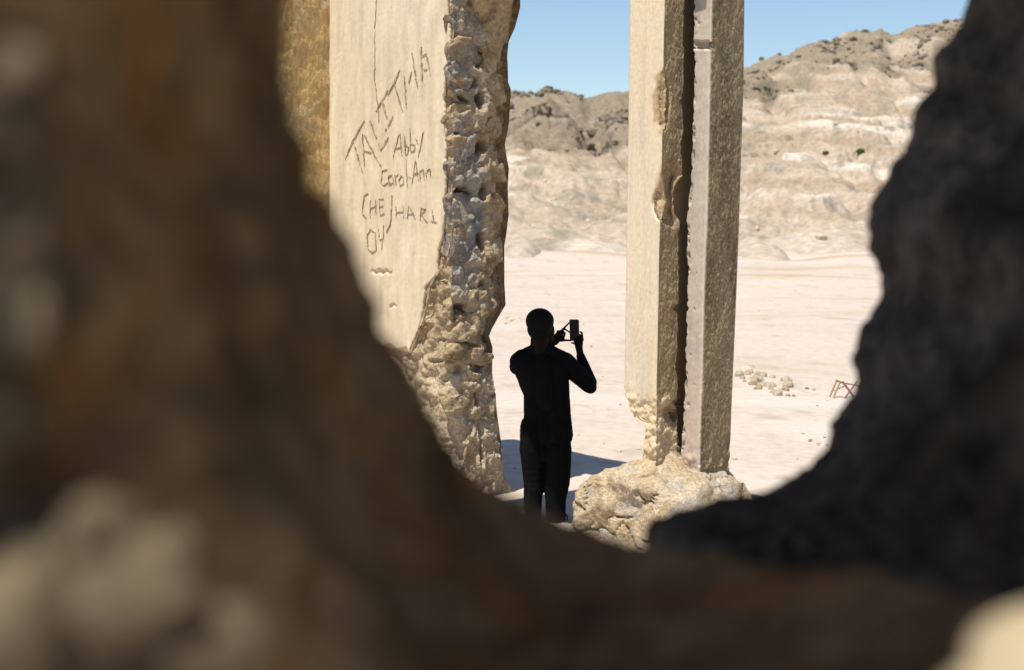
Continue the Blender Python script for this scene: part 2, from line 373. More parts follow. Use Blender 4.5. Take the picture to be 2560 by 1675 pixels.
for k in range(9):
    lay_rock(1262+rng.random()*42, 798+rng.normal()*4, rng.uniform(5, 13), rng.uniform(4, 8), M_rock, 'small stone in the low pile on the sand behind the standing person', 'stones of the low far pile')
items = []
for k in range(330):
    px = rng.uniform(1150, 2250); py = 690+600*rng.random()**1.1; q = on_ground(px, py); v, f = protos[rng.integers(12)]
    s = rng.uniform(0.006, 0.020)*(1 if rng.random() < 0.9 else 2.0)*(1+q[1]*0.03)
    items.append((rotz(v*s, rng.random()*6)+q+np.array([0, 0, 0.3*s]), f))
o = joined('pebbles', items, M_rock); o['label'] = 'small pebbles scattered over the sand'; o['category'] = 'pebbles'

# ------------------------------------------------------------------ trestle on the sand
def bar(a, b, r, sides=4):
    a, b = np.asarray(a, float), np.asarray(b, float); d = b-a; d /= np.linalg.norm(d)
    x = np.cross(d, [0, 0, 1.0]); x = x/np.linalg.norm(x) if np.linalg.norm(x) > 1e-3 else np.array([1.0, 0, 0]); y = np.cross(d, x)
    V = []
    for p in (a-d*r*0.4, b+d*r*0.4):
        for k in range(sides):
            an = 2*math.pi*(k+0.5)/sides; V.append(p+r*(math.cos(an)*x+math.sin(an)*y))
    Fc = [(k, (k+1) % sides, sides+(k+1) % sides, sides+k) for k in range(sides)]+[tuple(range(sides))[::-1], tuple(range(sides, 2*sides))]
    return np.array(V), Fc
def trestle():
    q = on_ground(2100, 992); d0 = float(q[1])
    K = lambda x, y, dd=0.0: at(np.array(2040+x/15.57), np.array(920+y/15.57), d0+dd)
    e = empty('wooden_trestle', q, 'small broken wooden trestle with crossed legs standing on the sand', 'trestle')
    def part(n, a, b, r, m):
        v, f = bar(K(*a), K(*b), r); mesh_obj(n, v, f, m, e, smooth=False)
    part('leg', (540, 1100, -0.10), (790, 520, 0.0), 0.012, M_wood); part('leg', (680, 1150, -0.16), (930, 560, 0.0), 0.012, M_wood)
    part('top_rail', (790, 490, 0.02), (960, 560, 0.02), 0.020, M_wood); part('rung', (640, 850, -0.05), (800, 890, -0.08), 0.008, M_wood)
    part('top_rail', (960, 570, 0.02), (1750, 700, 0.25), 0.011, M_rust); part('leg', (1040, 540, -0.02), (1480, 1130, -0.10), 0.018, M_rust)
    part('leg', (1130, 1160, -0.12), (1600, 530, 0.12), 0.010, M_rust); part('brace', (830, 820, -0.04), (1090, 720, 0.0), 0.009, M_wood)
    part('leg', (1700, 690, 0.25), (1900, 1100, 0.15), 0.012, M_rust)
trestle()

# ------------------------------------------------------------------ lofted masonry in facade coordinates
def loft(name, per, zz, mats, parent, disp=None, tint=None, cap=True, smooth=True, true_n=False, mat2=None, cols2=None):
    """per (nz, n, 2) of (u, s) outlines running front left -> right -> back, zz (nz,) or (nz, n)"""
    per = np.asarray(per, float); nz, n, _ = per.shape
    zz = np.asarray(zz, float); zz = np.broadcast_to(zz[:, None] if zz.ndim == 1 else zz, (nz, n))
    t = np.roll(per, -1, 1)-np.roll(per, 1, 1); l = np.linalg.norm(t, axis=-1, keepdims=True); t = t/np.maximum(l, 1e-9)
    nu, ns = t[..., 1], -t[..., 0]
    P = W(per[..., 0], per[..., 1], zz); Nw = nu[..., None]*U+ns[..., None]*M
    if true_n:
        dz = np.gradient(P, axis=0); dx = np.roll(P, -1, 1)-np.roll(P, 1, 1); Nw = np.cross(dx, dz); Nw /= np.maximum(np.linalg.norm(Nw, axis=-1, keepdims=True), 1e-9)
    if disp is not None: P = P + disp(P, per, zz, nu, ns)[..., None]*Nw
    col = tint(P, per, zz, nu, ns) if tint is not None else None
    V = P.reshape(-1, 3); Fc = grid_faces(nz, n, wrap=True)
    if cap:
        Fc.append(tuple(range(n))[::-1]); Fc.append(tuple(range((nz-1)*n, nz*n)))
    ob = mesh_obj(name, V, Fc, mats, parent, tint=None if col is None else col.reshape(-1, 3), smooth=smooth)
    if mat2:
        ob.data.materials.append(mat2); mi = np.zeros(len(Fc), int); c = np.arange((nz-1)*n) % n; mi[:(nz-1)*n] = (c >= cols2[0]) & (c < cols2[1]); ob.data.polygons.foreach_set('material_index', mi)
    return ob

# ------------------------------------------------------------------ the broken pier with the scratched writing
H_P = 4.62
pier = empty('ruined_pier', W(-0.9, 0.3, 0), 'broken plastered pier with names scratched into its cream face', 'pier')
sil_px = np.array([(1300,-120),(1300,17),(1287,70),(1272,103),(1269,144),(1270,205),(1276,223),(1272,306),(1263,362),(1273,419),(1269,472),(1272,537),(1261,611),
                   (1261,711),(1263,762),(1230,822),(1223,840),(1232,868),(1230,933),(1241,1016),(1253,1109),(1258,1178),(1269,1210),(1300,1238),(1340,1284)], float)
sT, zT = reveal(sil_px[:, 0], sil_px[:, 1]); order = np.argsort(zT)
def Tz(z): return np.interp(z, zT[order], sT[order])
UL = float(facade(np.array(823.), np.array(400.))[0])
ple = np.array([(1128,-150),(1114,0),(1121,57),(1123,127),(1114,192),(1106,245),(1112,306),(1112,419),(1110,524),(1103,590),(1093,628),(1091,683),(1061,716),(1054,776),(1045,827),(1026,872)], float)
uP, zP = facade(ple[:, 0], ple[:, 1]); oP = np.argsort(zP)
def uPl(z): return np.interp(z, zP[oP], uP[oP])
holes = []
for cx, cy, rx, ry, dp in ((1050,590,75,50,0.13),(1190,575,22,45,0.14),(1060,800,35,40,0.10),(1195,840,30,35,0.12),(1100,1110,50,40,0.10),(1210,1100,22,50,0.13),
                           (1190,1380,22,50,0.11),(1190,330,30,60,0.12),(1190,60,60,70,0.12),(1120,470,70,25,0.06),(1010,1260,25,20,0.06),(1240,700,30,25,0.06)):
    holes.append((680+cx/2.29, cy/2.29, rx/2.29, ry/2.29, dp))
for cx, cy, rx, ry, dp in ((640,370,50,30,0.10),(600,420,25,30,0.06),(640,570,70,18,0.07),(720,690,40,25,0.08),(610,700,60,25,0.05),(500,655,40,12,0.05),(520,540,25,10,0.04),
                           (740,1150,9,60,0.07),(720,860,10,40,0.05),(545,755,18,12,0.04),(740,250,20,30,0.06),(690,340,30,15,0.06)):
    holes.append((860+cx/2.162, 600+cy/2.162, rx/2.162, ry/2.162, dp))
def pier_core():
    zz = np.concatenate([np.linspace(-0.15, 4.3, 420), np.linspace(4.3, H_P, 12)[1:]])
    nf, nrv, nb, na = 80, 76, 14, 16
    a = np.linspace(0, 1, nf)**0.6; b = np.linspace(0, 1, nrv)[1:]; ar = np.linspace(0, math.pi/2, na)[1:]; bb = np.linspace(0, 1, nb)[1:-1]
    per = []
    for z in zz:
        T = float(Tz(z)); flare = 0.16*math.exp(-max(z, 0)/0.28)
        wob = 0.03*float(fbm(np.array([z*2.5, 3.1, 0]), 3))
        f0 = 0.032-flare*0.9; uc = 0.0+wob*0.5+flare*0.2
        rc = 0.015+0.15*float(sstep(1.95, 1.25, z)); s1 = f0+rc
        fr = np.stack([UL-0.02+(uc-rc-UL+0.02)*a, np.full(nf, f0)], -1)
        arc = np.stack([uc-rc+rc*np.sin(ar), f0+rc-rc*np.cos(ar)], -1)
        rv = np.stack([uc+(0.0-wob*0.4-uc)*b, s1+(T-s1)*b], -1)
        bk = np.stack([0+(UL-0.02)*bb, np.full(nb-2, T)], -1)
        per.append(np.concatenate([fr, arc, rv, bk, [[UL-0.02, T]]]))
    per = np.array(per)
    def disp(P, per, z, nu, ns):
        isr = sstep(0.3, 0.9, nu); isf = sstep(0.3, 0.9, -ns)
        u = per[..., 0]; s = per[..., 1]; T = Tz(z); b = s/T
        Q = P + 0.05*np.stack([fbm(P*6+1, 2), fbm(P*6+50, 2), fbm(P*6+90, 2)], -1)
        f1, f2, _ = worley(Q*np.array([5.0, 5.0, 4.2])); g = f2-f1
        d = 0.030*sstep(0.0, 0.35, g)-0.020 + 0.024*fbm(P*7, 3) + 0.020*(0.5-worley(Q*13)[0]) + 0.015*(0.5-worley(P*28)[0])+0.006*fbm(P*50, 2)
        d = d + isr*0.05*np.exp(-((b-0.60)/0.12)**2)*(0.4+fbm(P*np.array([3, 3, 2.2])+8, 2))
        d = d - isr*0.055*sstep(0.78, 0.86, b+0.06*fbm(P*5+20, 2))*sstep(0.9, 1.3, z)
        px, py = project(P)
        for hx, hy, rx, ry, dp in holes:
            q = ((px-hx)/rx)**2+((py-hy)/ry)**2; d = d - 1.35*dp*sstep(1.5, 0.3, q+0.9*fbm(P*14+hx, 3))*np.maximum(isr, isf*0.6)
        below = sstep(0.03, -0.05, uPl(z)-u) ; lowz = sstep(0.02, -0.08, z-zP.min())
        fr = np.clip(np.maximum(below, lowz), 0, 1)
        return np.maximum(isr, isf*fr)*d
    def tint(P, per, z, nu, ns):
        isr = sstep(0.3, 0.8, nu)
        tan = np.array([0.47,0.365,0.235]); lt = np.array([0.58,0.475,0.335]); br = np.array([0.34,0.22,0.115]); gr = np.array([0.38,0.36,0.33]); bl_ = np.array([0.22,0.25,0.265]); pk = np.array([0.56,0.42,0.30])
        n = fbm(P*4+2, 4); n2 = fbm(P*7+33, 4); b = per[..., 1]/Tz(z)
        c = np.broadcast_to(tan, P.shape).copy()
        def bl(c, col, k): k = np.clip(k, 0, 1)[..., None]; return c*(1-k)+col*k
        c = bl(c, lt, sstep(0.05, 0.5, n)); c = bl(c, br, 0.8*sstep(0.1, 0.5, n2)); c = bl(c, pk, 0.5*sstep(0.2, 0.5, fbm(P*5+70, 3)))
        gm = isr*sstep(0.62, 0.42, b+0.14*n)*sstep(1.55, 2.0, z)*sstep(-0.35, 0.25, n2+0.4)
        c = bl(c, gr, 0.75*gm); c = bl(c, bl_, gm*0.8*sstep(0.1, 0.4, fbm(P*np.array([5,5,2.2])+11, 3)))
        c = bl(c, lt, 0.7*sstep(1.5, 1.0, z))
        c = bl(c, br, 0.55*isr*sstep(0.8, 0.86, b)*sstep(1.2, 1.6, z))  # shade on the recessed back strip painted in brown
        return c
    return loft('rubble_core', per, zz, M_attr_rub, pier, disp, tint)
pier_core()
def plaster_sheet():
    zb = float(zP.min()); zz = np.concatenate([np.linspace(zb, 4.3, 260), np.linspace(4.3, H_P, 8)[1:]])
    nf = 120; a = np.linspace(0, 1, nf)
    per = []
    for z in zz:
        u1 = float(uPl(z))+0.012*float(fbm(np.array([z*9, 1.7, 4]), 3))+0.006*float(fbm(np.array([z*40, 8.7, 4]), 2)); th = 0.040
        fr = np.stack([UL+(u1-UL)*a, np.zeros(nf)], -1)
        ed = np.array([[u1+0.004, 0.012], [u1+0.002, 0.026], [u1-0.012, th]]); bk = np.array([[UL+0.5, th], [UL, th]])
        per.append(np.concatenate([fr, ed, bk]))
    per = np.array(per)
    zg = np.broadcast_to(zz[:, None], per.shape[:2]).copy()
    lo = 0.05*fbm(np.stack([per[..., 0]*6, per[..., 1]*0, 0*zg], -1), 3)+0.30*sstep(-0.9, -1.7, per[..., 0])*0
    zg = zg+lo*sstep(zb+0.25, zb, zz)[:, None]
    def disp(P, per, z, nu, ns):
        px, py = project(P); d = 0.0022*fbm(P*np.array([5, 5, 1.5]), 4)+0.0016*fbm(P*30, 3)
        for cx, cy, rx, ry in ((860+200/2.162, 600+172/2.162, 26, 5), (860+262/2.162, 600+356/2.162, 9, 3.5)):
            q = ((px-cx)/rx)**2+((py-cy-3*np.sin(px*0.35))/ry)**2; d = d-0.02*sstep(1.3, 0.5, q+0.5*fbm(P*40, 2))
        return d*sstep(0.5, 0.95, -ns)
    loft('plaster_face', per, zg, M_plaster, pier, disp)
plaster_sheet()
# stones of the core that stand out of the broken edge
def stone(px, py, wpx, hpx, prou, material, seed, parent, u=0.0):
    s, z = reveal(np.array(float(px)), np.array(float(py)), u); s2, z2 = reveal(np.array(px+wpx/2.), np.array(py-hpx/2.), u)
    v, f = rock_mesh(seed, 4, 0.5, 1.0); v = v*(1+0.16*fbm(v*2.5+seed, 3))[:, None]
    v = np.sign(v)*np.abs(v/np.abs(v).max(0))**0.62; v = v+0.06*np.stack([fbm(v*2.2+seed+30*q, 3) for q in range(3)], -1); hs, hz = abs(float(s2-s))*1.12, abs(float(z2-z))*1.25
    ra = np.random.default_rng(seed).uniform(-0.45, 0.45); v[:, 1:] = v[:, 1:] @ np.array([[math.cos(ra), math.sin(ra)], [-math.sin(ra), math.cos(ra)]]); v[:, 0] = v[:, 0]*(0.75+0.35*v[:, 2]*np.sin(seed*1.7)+0.3*v[:, 1]*np.cos(seed*2.3))
    P = W(u-0.05+v[:, 0]*(prou*0.55+0.05), s+v[:, 1]*hs, z+v[:, 2]*hz)
    P = P+(0.022*(0.55-worley(P*10+seed)[0])+0.014*(0.5-worley(P*26+seed)[0])+0.008*fbm(P*34, 2))[:, None]*U+0.010*np.stack([fbm(P*12+q*9, 3) for q in range(3)], -1)
    return mesh_obj('stone', P, f, material, parent)
k = 0
for cx, cy, w, h, pr, m in ((1110,40,150,90,0.045,'g'),(1120,145,200,170,0.05,'g'),(1105,290,190,130,0.05,'g'),(1085,430,150,130,0.045,'g'),(1110,660,190,140,0.05,'t'),(1090,830,130,90,0.05,'t'),
                            (1090,975,160,130,0.045,'g'),(1090,1195,170,160,0.05,'g'),(1110,1390,160,200,0.045,'g'),(1275,270,110,150,0.06,'t'),(1285,520,130,190,0.075,'t'),(1280,735,110,120,0.06,'t'),
                            (1290,985,120,110,0.085,'t'),(1285,1200,110,150,0.07,'t'),(1270,1420,110,150,0.065,'t'),(1255,60,70,110,0.05,'t')):
    stone(680+cx/2.29, cy/2.29, w/2.29, h/2.29, pr, M_grey_stone if m == 'g' else M_tan_stone, 40+k, pier); k += 1
for cx, cy, w, h, pr in ((740,330,150,140,0.07),(760,640,100,70,0.07),(780,880,90,160,0.06),(700,1130,110,160,0.06),(800,1130,90,130,0.06),(620,600,120,90,0.05),(620,880,170,110,0.04)):
    stone(860+cx/2.162, 600+cy/2.162, w/2.162, h/2.162, pr, M_tan_stone, 40+k, pier); k += 1
# writing scratched into the plaster
def strokes(name, lines, width, label=None):
    V = []; Fc = []
    for ln in lines:
        pts = np.array(ln, float); seg = []
        for a, b in zip(pts[:-1], pts[1:]):
            m = max(2, int(np.hypot(*(b-a))/14)); seg += [a+(b-a)*t for t in np.linspace(0, 1, m, endpoint=False)]
        seg.append(pts[-1]); seg = np.array(seg); seg = seg+rng.normal(size=seg.shape)*1.1
        tng = np.gradient(seg, axis=0); tng /= np.maximum(np.linalg.norm(tng, axis=1), 1e-6)[:, None]; nr = np.stack([-tng[:, 1], tng[:, 0]], -1)
        wd = width*(0.55+0.45*rng.random(len(seg)))*(0.35+0.65*np.sin(np.linspace(0.25, math.pi-0.25, len(seg)))); n0 = len(V)
        for q, nn, w_ in zip(seg, nr, wd):
            for sgn in (-1, 1):
                c = q+sgn*nn*w_*0.5; u, z = facade(np.array(680+c[0]/2.29), np.array(c[1]/2.29)); V.append(W(u, -0.0075, z))
            for sgn in (1, -1):
                c = q+sgn*nn*w_*0.5; u, z = facade(np.array(680+c[0]/2.29), np.array(c[1]/2.29)); V.append(W(u, 0.004, z))
        for i in range(len(seg)-1):
            if rng.random() < 0.05: continue
            a0 = n0+4*i; b0 = a0+4
            for e in range(4): Fc.append((a0+e, a0+(e+1) % 4, b0+(e+1) % 4, b0+e))
    o = mesh_obj(name, V, Fc, M_scratch, pier, smooth=False)
    if label: o['label'] = label
strokes('scratched_name', [[(420,910),(470,800),(530,690)],[(465,805),(520,980)],[(520,768),(532,955)],[(532,775),(625,950)],[(528,862),(568,872)],[(562,690),(600,790),(625,860)],[(625,860),(668,785)],
    [(695,665),(650,750)],[(597,640),(640,560),(662,520)],[(630,570),(660,675)],[(610,590),(615,700)],[(665,540),(705,470),(732,400)],[(700,475),(750,632)],[(758,430),(772,630)],[(785,475),(800,410)],
    [(803,300),(818,400),(835,500)],[(855,270),(862,465)],[(862,320),(885,305),(908,430)],[(868,395),(888,398)]], 9.5, 'large slanted capital letters scratched up the plaster')
strokes('scratched_name', [[(730,765),(695,900)],[(735,765),(745,890)],[(705,850),(742,840)],[(758,765),(765,880)],[(765,830),(785,842),(780,878),(765,882)],[(793,735),(795,870)],[(795,822),(820,830),(820,862),(797,870)],[(825,790),(838,825)],[(868,755),(850,850),(838,900)]], 5.2, 'scratched name Abby')
strokes('scratched_name', [[(660,970),(635,975),(625,1040),(640,1060),(665,1045)],[(690,1000),(670,1010),(672,1055),(695,1045)],[(692,1000),(700,1060)],[(705,1000),(712,1060)],[(708,1010),(725,995)],
    [(740,1005),(728,1030),(735,1060),(755,1050),(752,1010),(740,1005)],[(770,910),(775,1070)],[(785,1010),(795,1012)],[(822,920),(803,1055)],[(825,920),(840,1030)],[(812,1000),(840,990)],[(845,970),(850,1030)],[(848,980),(868,970),(872,1025)],[(882,970),(885,1020)],[(885,980),(905,965),(910,1010)]], 5.2, 'scratched name Carol-Ann')
strokes('scratched_name', [[(553,1108),(530,1120),(517,1220),(540,1250)],[(565,1145),(563,1240)],[(595,1145),(597,1225)],[(565,1190),(597,1180)],[(640,1135),(615,1140),(620,1230),(645,1220)],[(618,1180),(638,1178)],[(690,1118),(685,1200),(680,1280),(655,1330)],
    [(712,1180),(712,1250)],[(752,1170),(755,1250)],[(712,1215),(755,1210)],[(785,1180),(778,1250)],[(790,1180),(822,1250)],[(782,1225),(812,1222)],[(855,1190),(850,1265)],[(855,1190),(880,1195),(858,1225),(890,1272)],[(918,1200),(927,1265)],[(910,1262),(945,1272)]], 5.8, 'scratched capitals in one row below the names')
strokes('scratched_name', [[(565,1310),(548,1340),(550,1420),(575,1445),(600,1430),(592,1330),(565,1310)],[(612,1310),(615,1370),(636,1365)],[(640,1290),(640,1370)],[(632,1370),(630,1430)]], 5.2, 'two scratched round letters at the bottom')
strokes('crack', [[(600,-60),(598,60),(590,150),(592,300),(590,450),(600,540),(612,640)]], 3.5)
strokes('crack', [[(1035-12,60*1.06+1374-60),(1032-25,1500),(955,1555),(905,1640),(893,1720),(860,1850),(832,1900),(790,2000)]], 10)

# stub of the arch that sprang from the pier, and an added unseen lintel and canopy slab to shade the doorway
def arch_stub():
    n = 26; rows = []
    ss = np.linspace(0.30, 0.0, 2)
    th = np.linspace(0, 1.25, n); R = 1.12; zc = 3.93
    ui = 1.10-R*np.cos(th); zi = zc+R*np.sin(th)*0.95
    V = []; m = 12
    for i in range(n):
        for j in range(m):
            s = 0.24+(float(Tz(3.9))+0.02-0.24)*j/(m-1); p = W(ui[i], s, zi[i]); V.append(p)
    nV = len(V)
    for i in range(n):
        for j in range(m):
            s = 0.24+(float(Tz(3.9))+0.02-0.24)*j/(m-1); V.append(W(ui[i]-0.02*(i == 0)-0.3*math.cos(th[i]), s, max(zi[i]+0.32*math.sin(th[i])+0.1, 3.9)))
    V = np.array(V); V = V+0.02*np.stack([fbm(V*7+k*20, 3) for k in range(3)], -1)
    f = grid_faces(n, m); f2 = [tuple(np.array(q)[::-1]+nV) for q in f]
    side = []
    for i in range(n-1):
        for j in (0, m-1): a = i*m+j; b = (i+1)*m+j; side.append((a, b, b+nV, a+nV))
    for j in range(m-1):
        for i in (0, n-1): a = i*m+j; b = a+1; side.append((a, b, b+nV, a+nV))
    mesh_obj('arch_springer', V, f+f2+side, M_tan_stone, pier)
arch_stub()

def facade_box(name, u0, u1, s0, s1, z0, z1, material, parent=None, amp=0.012, step=0.05):
    bm = bmesh.new(); bmesh.ops.create_cube(bm, size=1.0)
    n = int(max(u1-u0, s1-s0, z1-z0)/step); bmesh.ops.subdivide_edges(bm, edges=bm.edges[:], cuts=min(n, 28), use_grid_fill=True)
    v = np.array([x.co[:] for x in bm.verts])+0.5; f = [[q.index for q in x.verts] for x in bm.faces]; bm.free()
    c = v-0.5; nn = np.where(np.abs(c) > 0.499, np.sign(c), 0); P = W(u0+(u1-u0)*v[:, 0], s0+(s1-s0)*v[:, 1], z0+(z1-z0)*v[:, 2])
    nw = nn[:, :1]*U+nn[:, 1:2]*M+nn[:, 2:]*Z3; P = P+nw*(amp*fbm(P*4, 4))[:, None]
    return mesh_obj(name, P, f, material, parent)
lint = empty('added_shade_lintel', W(1.1, 0.3, 4.44), 'unseen lintel and canopy slab added above the view to shade the doorway', 'lintel')  # beam and slab added out of view to cast shade on figure and sand
facade_box('added_beam', -0.3, 2.76, 0.02, 0.54, 4.44, 4.68, M_plaster, lint)
facade_box('added_shade_canopy', 0.62, 2.10, -1.46, 0.03, 4.47, 4.60, M_plaster, lint)

# ------------------------------------------------------------------ ochre wall that meets the pier at an inner corner
ow = empty('ochre_wall', W(UL, -1.5, 0), 'flaking ochre wall meeting the cream face at the inner corner', 'wall')
def ochre():
    zz = np.linspace(-0.15, 5.2, 240); s = np.linspace(-4.2, 0.05, 260)
    S, Z = np.meshgrid(s, zz, indexing='xy'); P = W(np.full_like(S, UL+0.004), S, Z)
    blob = sstep(0.1, 0.45, fbm(P*7+4, 4)); d = 0.012*fbm(P*4, 4)+0.010*blob*ridged(P*14, 3)+0.006*fbm(P*30, 3)
    d = d*sstep(0.06, -0.05, S)*0.9+0.0
    V1 = P+d[..., None]*U; V2 = W(np.full_like(S, UL-0.45), S, Z); n = S.size; nr, nc = S.shape
    f = grid_faces(nr, nc, flip=True)+[tuple(np.array(q)+n) for q in grid_faces(nr, nc)]
    for i in range(nr-1):
        a, b = i*nc, (i+1)*nc; f.append((a, b, b+n, a+n)); a, b = i*nc+nc-1, (i+1)*nc+nc-1; f.append((b, a, a+n, b+n))
    for j in range(nc-1):
        a = (nr-1)*nc+j; f.append((a, a+1, a+1+n, a+n)); a = j; f.append((a+1, a, a+n, a+1+n))
    mesh_obj('wall_face', np.concatenate([V1.reshape(-1, 3), V2.reshape(-1, 3)]), f, M_brown_wall, ow)
ochre()

# ------------------------------------------------------------------ the grooved pillar
pil = empty('grooved_pillar', W(2.5, 0.28, 0), 'tall cream pillar with a dark vertical groove and chipped edges on a rough plinth', 'pillar')
def edge_line(pts, s):                                     # photo outline of a vertical edge -> u(z) on the plane s
    p = np.array(pts, float); u, z = facade(p[:, 0], p[:, 1], s); o = np.argsort(z)
    return lambda q: np.interp(q, z[o], u[o])
def edge_line_s(pts, uf):                                  # the same for an edge set back by s on a plane u(z)
    p = np.array(pts, float); S = []; Zq = []
    for x, y in p:
        u = 2.6
        for _ in range(6): s, z = reveal(np.array(x), np.array(y), u); u = float(uf(z))
        S.append(float(s)); Zq.append(float(z))
    S = np.array(S); Zq = np.array(Zq); o = np.argsort(Zq); return lambda q: np.interp(q, Zq[o], S[o])
uAl = edge_line([(1577,-150),(1575,0),(1570,400),(1562,900),(1562,982),(1579,1030),(1588,1046),(1616,1058),(1611,1116),(1606,1150)], 0.0)
uAr = edge_line([(1664,-150),(1662,0),(1658,200),(1655,400),(1648,640),(1645,825),(1642,964),(1640,1150)], 0.0)
sB = edge_line_s([(1712,-150),(1711,0),(1708,212),(1704,400),(1696,640),(1694,779),(1693,1010),(1700,1150)], uAr)
SD = 0.23
uDl = edge_line([(1734,-150),(1734,0),(1736,170),(1732,340),(1728,450),(1718,550),(1720,690),(1716,850),(1712,964),(1707,1080),(1700,1150)], SD)
uDr = edge_line([(1780,-150),(1778,0),(1774,170),(1770,380),(1766,550),(1760,700),(1755,900),(1750,1056),(1748,1150)], SD)
sE = edge_line_s([(1864,-150),(1861,0),(1859,212),(1853,380),(1848,550),(1842,709),(1833,917),(1826,1102),(1822,1150)], uDr)
Z_FOOT = 0.60
def seg(a, b, n): return np.stack([np.linspace(a[0], b[0], n, endpoint=False), np.linspace(a[1], b[1], n, endpoint=False)], -1)
def front_shaft():
    zz = np.concatenate([np.linspace(Z_FOOT-0.12, 4.1, 400), np.linspace(4.1, H_P, 10)[1:]]); per = []
    for z in zz:
        ul, ur, b = float(uAl(z)), float(uAr(z)), float(sB(z)); rag = 0.008*float(fbm(np.array([z*14, 5, 1]), 3))*(3.0 if z < 1.25 else 0.6)
        ul += rag; b += 0.022*float(fbm(np.array([z*6, 11, 2]), 4))-0.06*max(0, float(fbm(np.array([z*13, 3, 9]), 3))-0.2)
        per.append(np.concatenate([seg((ul, 0), (ur, 0), 44), seg((ur, 0), (ur, b), 30), seg((ur, b), (ur-0.05, b), 4), seg((ur-0.05, b), (ur-0.05, 0.5), 3),
                                   seg((ur-0.05, 0.5), (ul, 0.5), 5), seg((ul, 0.5), (ul, 0), 12)]))
    per = np.array(per)
    def disp(P, per, z, nu, ns):
        px, py = project(P); s = per[..., 1]
        isf = sstep(0.4, 0.95, -ns); isB = sstep(0.4, 0.95, nu)*(s < 0.3)
        d = isf*(0.003*fbm(P*np.array([6, 6, 1.0]), 3)+0.0012*fbm(P*40, 2))
        d = d+isB*(0.005*fbm(P*np.array([60, 60, 36]), 2)+0.004*ridged(P*np.array([30, 30, 14]), 2)+0.007*fbm(P*np.array([12, 12, 5]), 3)-0.006)
        # chips along the arris and the hollow below them
        sp = 0
        for x0, x1, y0, y1, dp in ((1640,1676,180,322,0.030),(1648,1708,408,565,0.060),(1632,1668,478,548,0.025)):
            cx, cy, rx, ry = (x0+x1)/2, (y0+y1)/2, (x1-x0)/2, (y1-y0)/2
            q = ((px-cx)/rx)**2+((py-cy)/ry)**2; sp = sp+dp*sstep(1.35, 0.55, q+0.45*fbm(P*7+cx, 3))
        rough = sstep(978, 1000, py+18*fbm(P*9, 3)); hol = np.exp(-(((px-1688)/24)**2+((py-1035)/26)**2))
        d = d-sp*0.75+sstep(0.004, 0.02, sp)*(0.014*(0.5-worley(P*14)[0])+0.012*fbm(P*9, 3)+0.006*fbm(P*30, 2)-0.008)
        d = d+rough*np.maximum(isf, isB)*(0.022*ridged(P*16, 4)+0.02*fbm(P*8, 3)-0.012)-0.09*hol*np.maximum(isf, isB)
        d = d+0.012*sstep(0.75, 0.3, z)*fbm(P*10, 2)
        return d
    def tint(P, per, z, nu, ns):
        px, py = project(P); s = per[..., 1]; isB = sstep(0.4, 0.9, nu)*(s < 0.3)
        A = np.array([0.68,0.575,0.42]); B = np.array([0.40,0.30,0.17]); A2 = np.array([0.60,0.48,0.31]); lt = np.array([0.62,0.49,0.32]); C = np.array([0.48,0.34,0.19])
        def bl(c, col, k): k = np.clip(k, 0, 1)[..., None]; return c*(1-k)+col*k
        c = np.broadcast_to(A, P.shape).copy(); c = bl(c, A2, 0.55*sstep(0.0, 0.6, fbm(P*np.array([12, 12, 1.1]), 4)))
        c = bl(c, np.array([0.55,0.52,0.46]), 0.5*sstep(0.25, 0.6, fbm(P*np.array([9, 9, 0.8])+40, 3)))
        c = bl(c, B, isB); c = bl(c, np.array([0.30,0.24,0.15]), 0.6*isB*sstep(0.1, 0.5, fbm(P*np.array([6, 6, 2])+9, 3)))  # reveal side: grazing shade painted in along with its weathered brown
        c = bl(c, lt, sstep(975, 1010, py+25*fbm(P*8, 3)))
        for x0, x1, y0, y1 in ((1632,1680,178,325),(1640,1706,405,562)):
            q = ((px-(x0+x1)/2)/((x1-x0)/2))**2+((py-(y0+y1)/2)/((y1-y0)/2))**2; c = bl(c, C, sstep(1.3, 0.7, q+0.6*fbm(P*12, 3)))
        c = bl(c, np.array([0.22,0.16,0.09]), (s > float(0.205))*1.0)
        return c
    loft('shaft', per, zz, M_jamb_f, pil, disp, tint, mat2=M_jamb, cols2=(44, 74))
M_jamb_f = mat('shaft_render', (0,0,0), scale=12.0, attr=True, var=0.10, stretch=(1,1,0.35), bump=((0.30, 40.0, 0.008), (0.25, 130.0, 0.004)))
front_shaft()
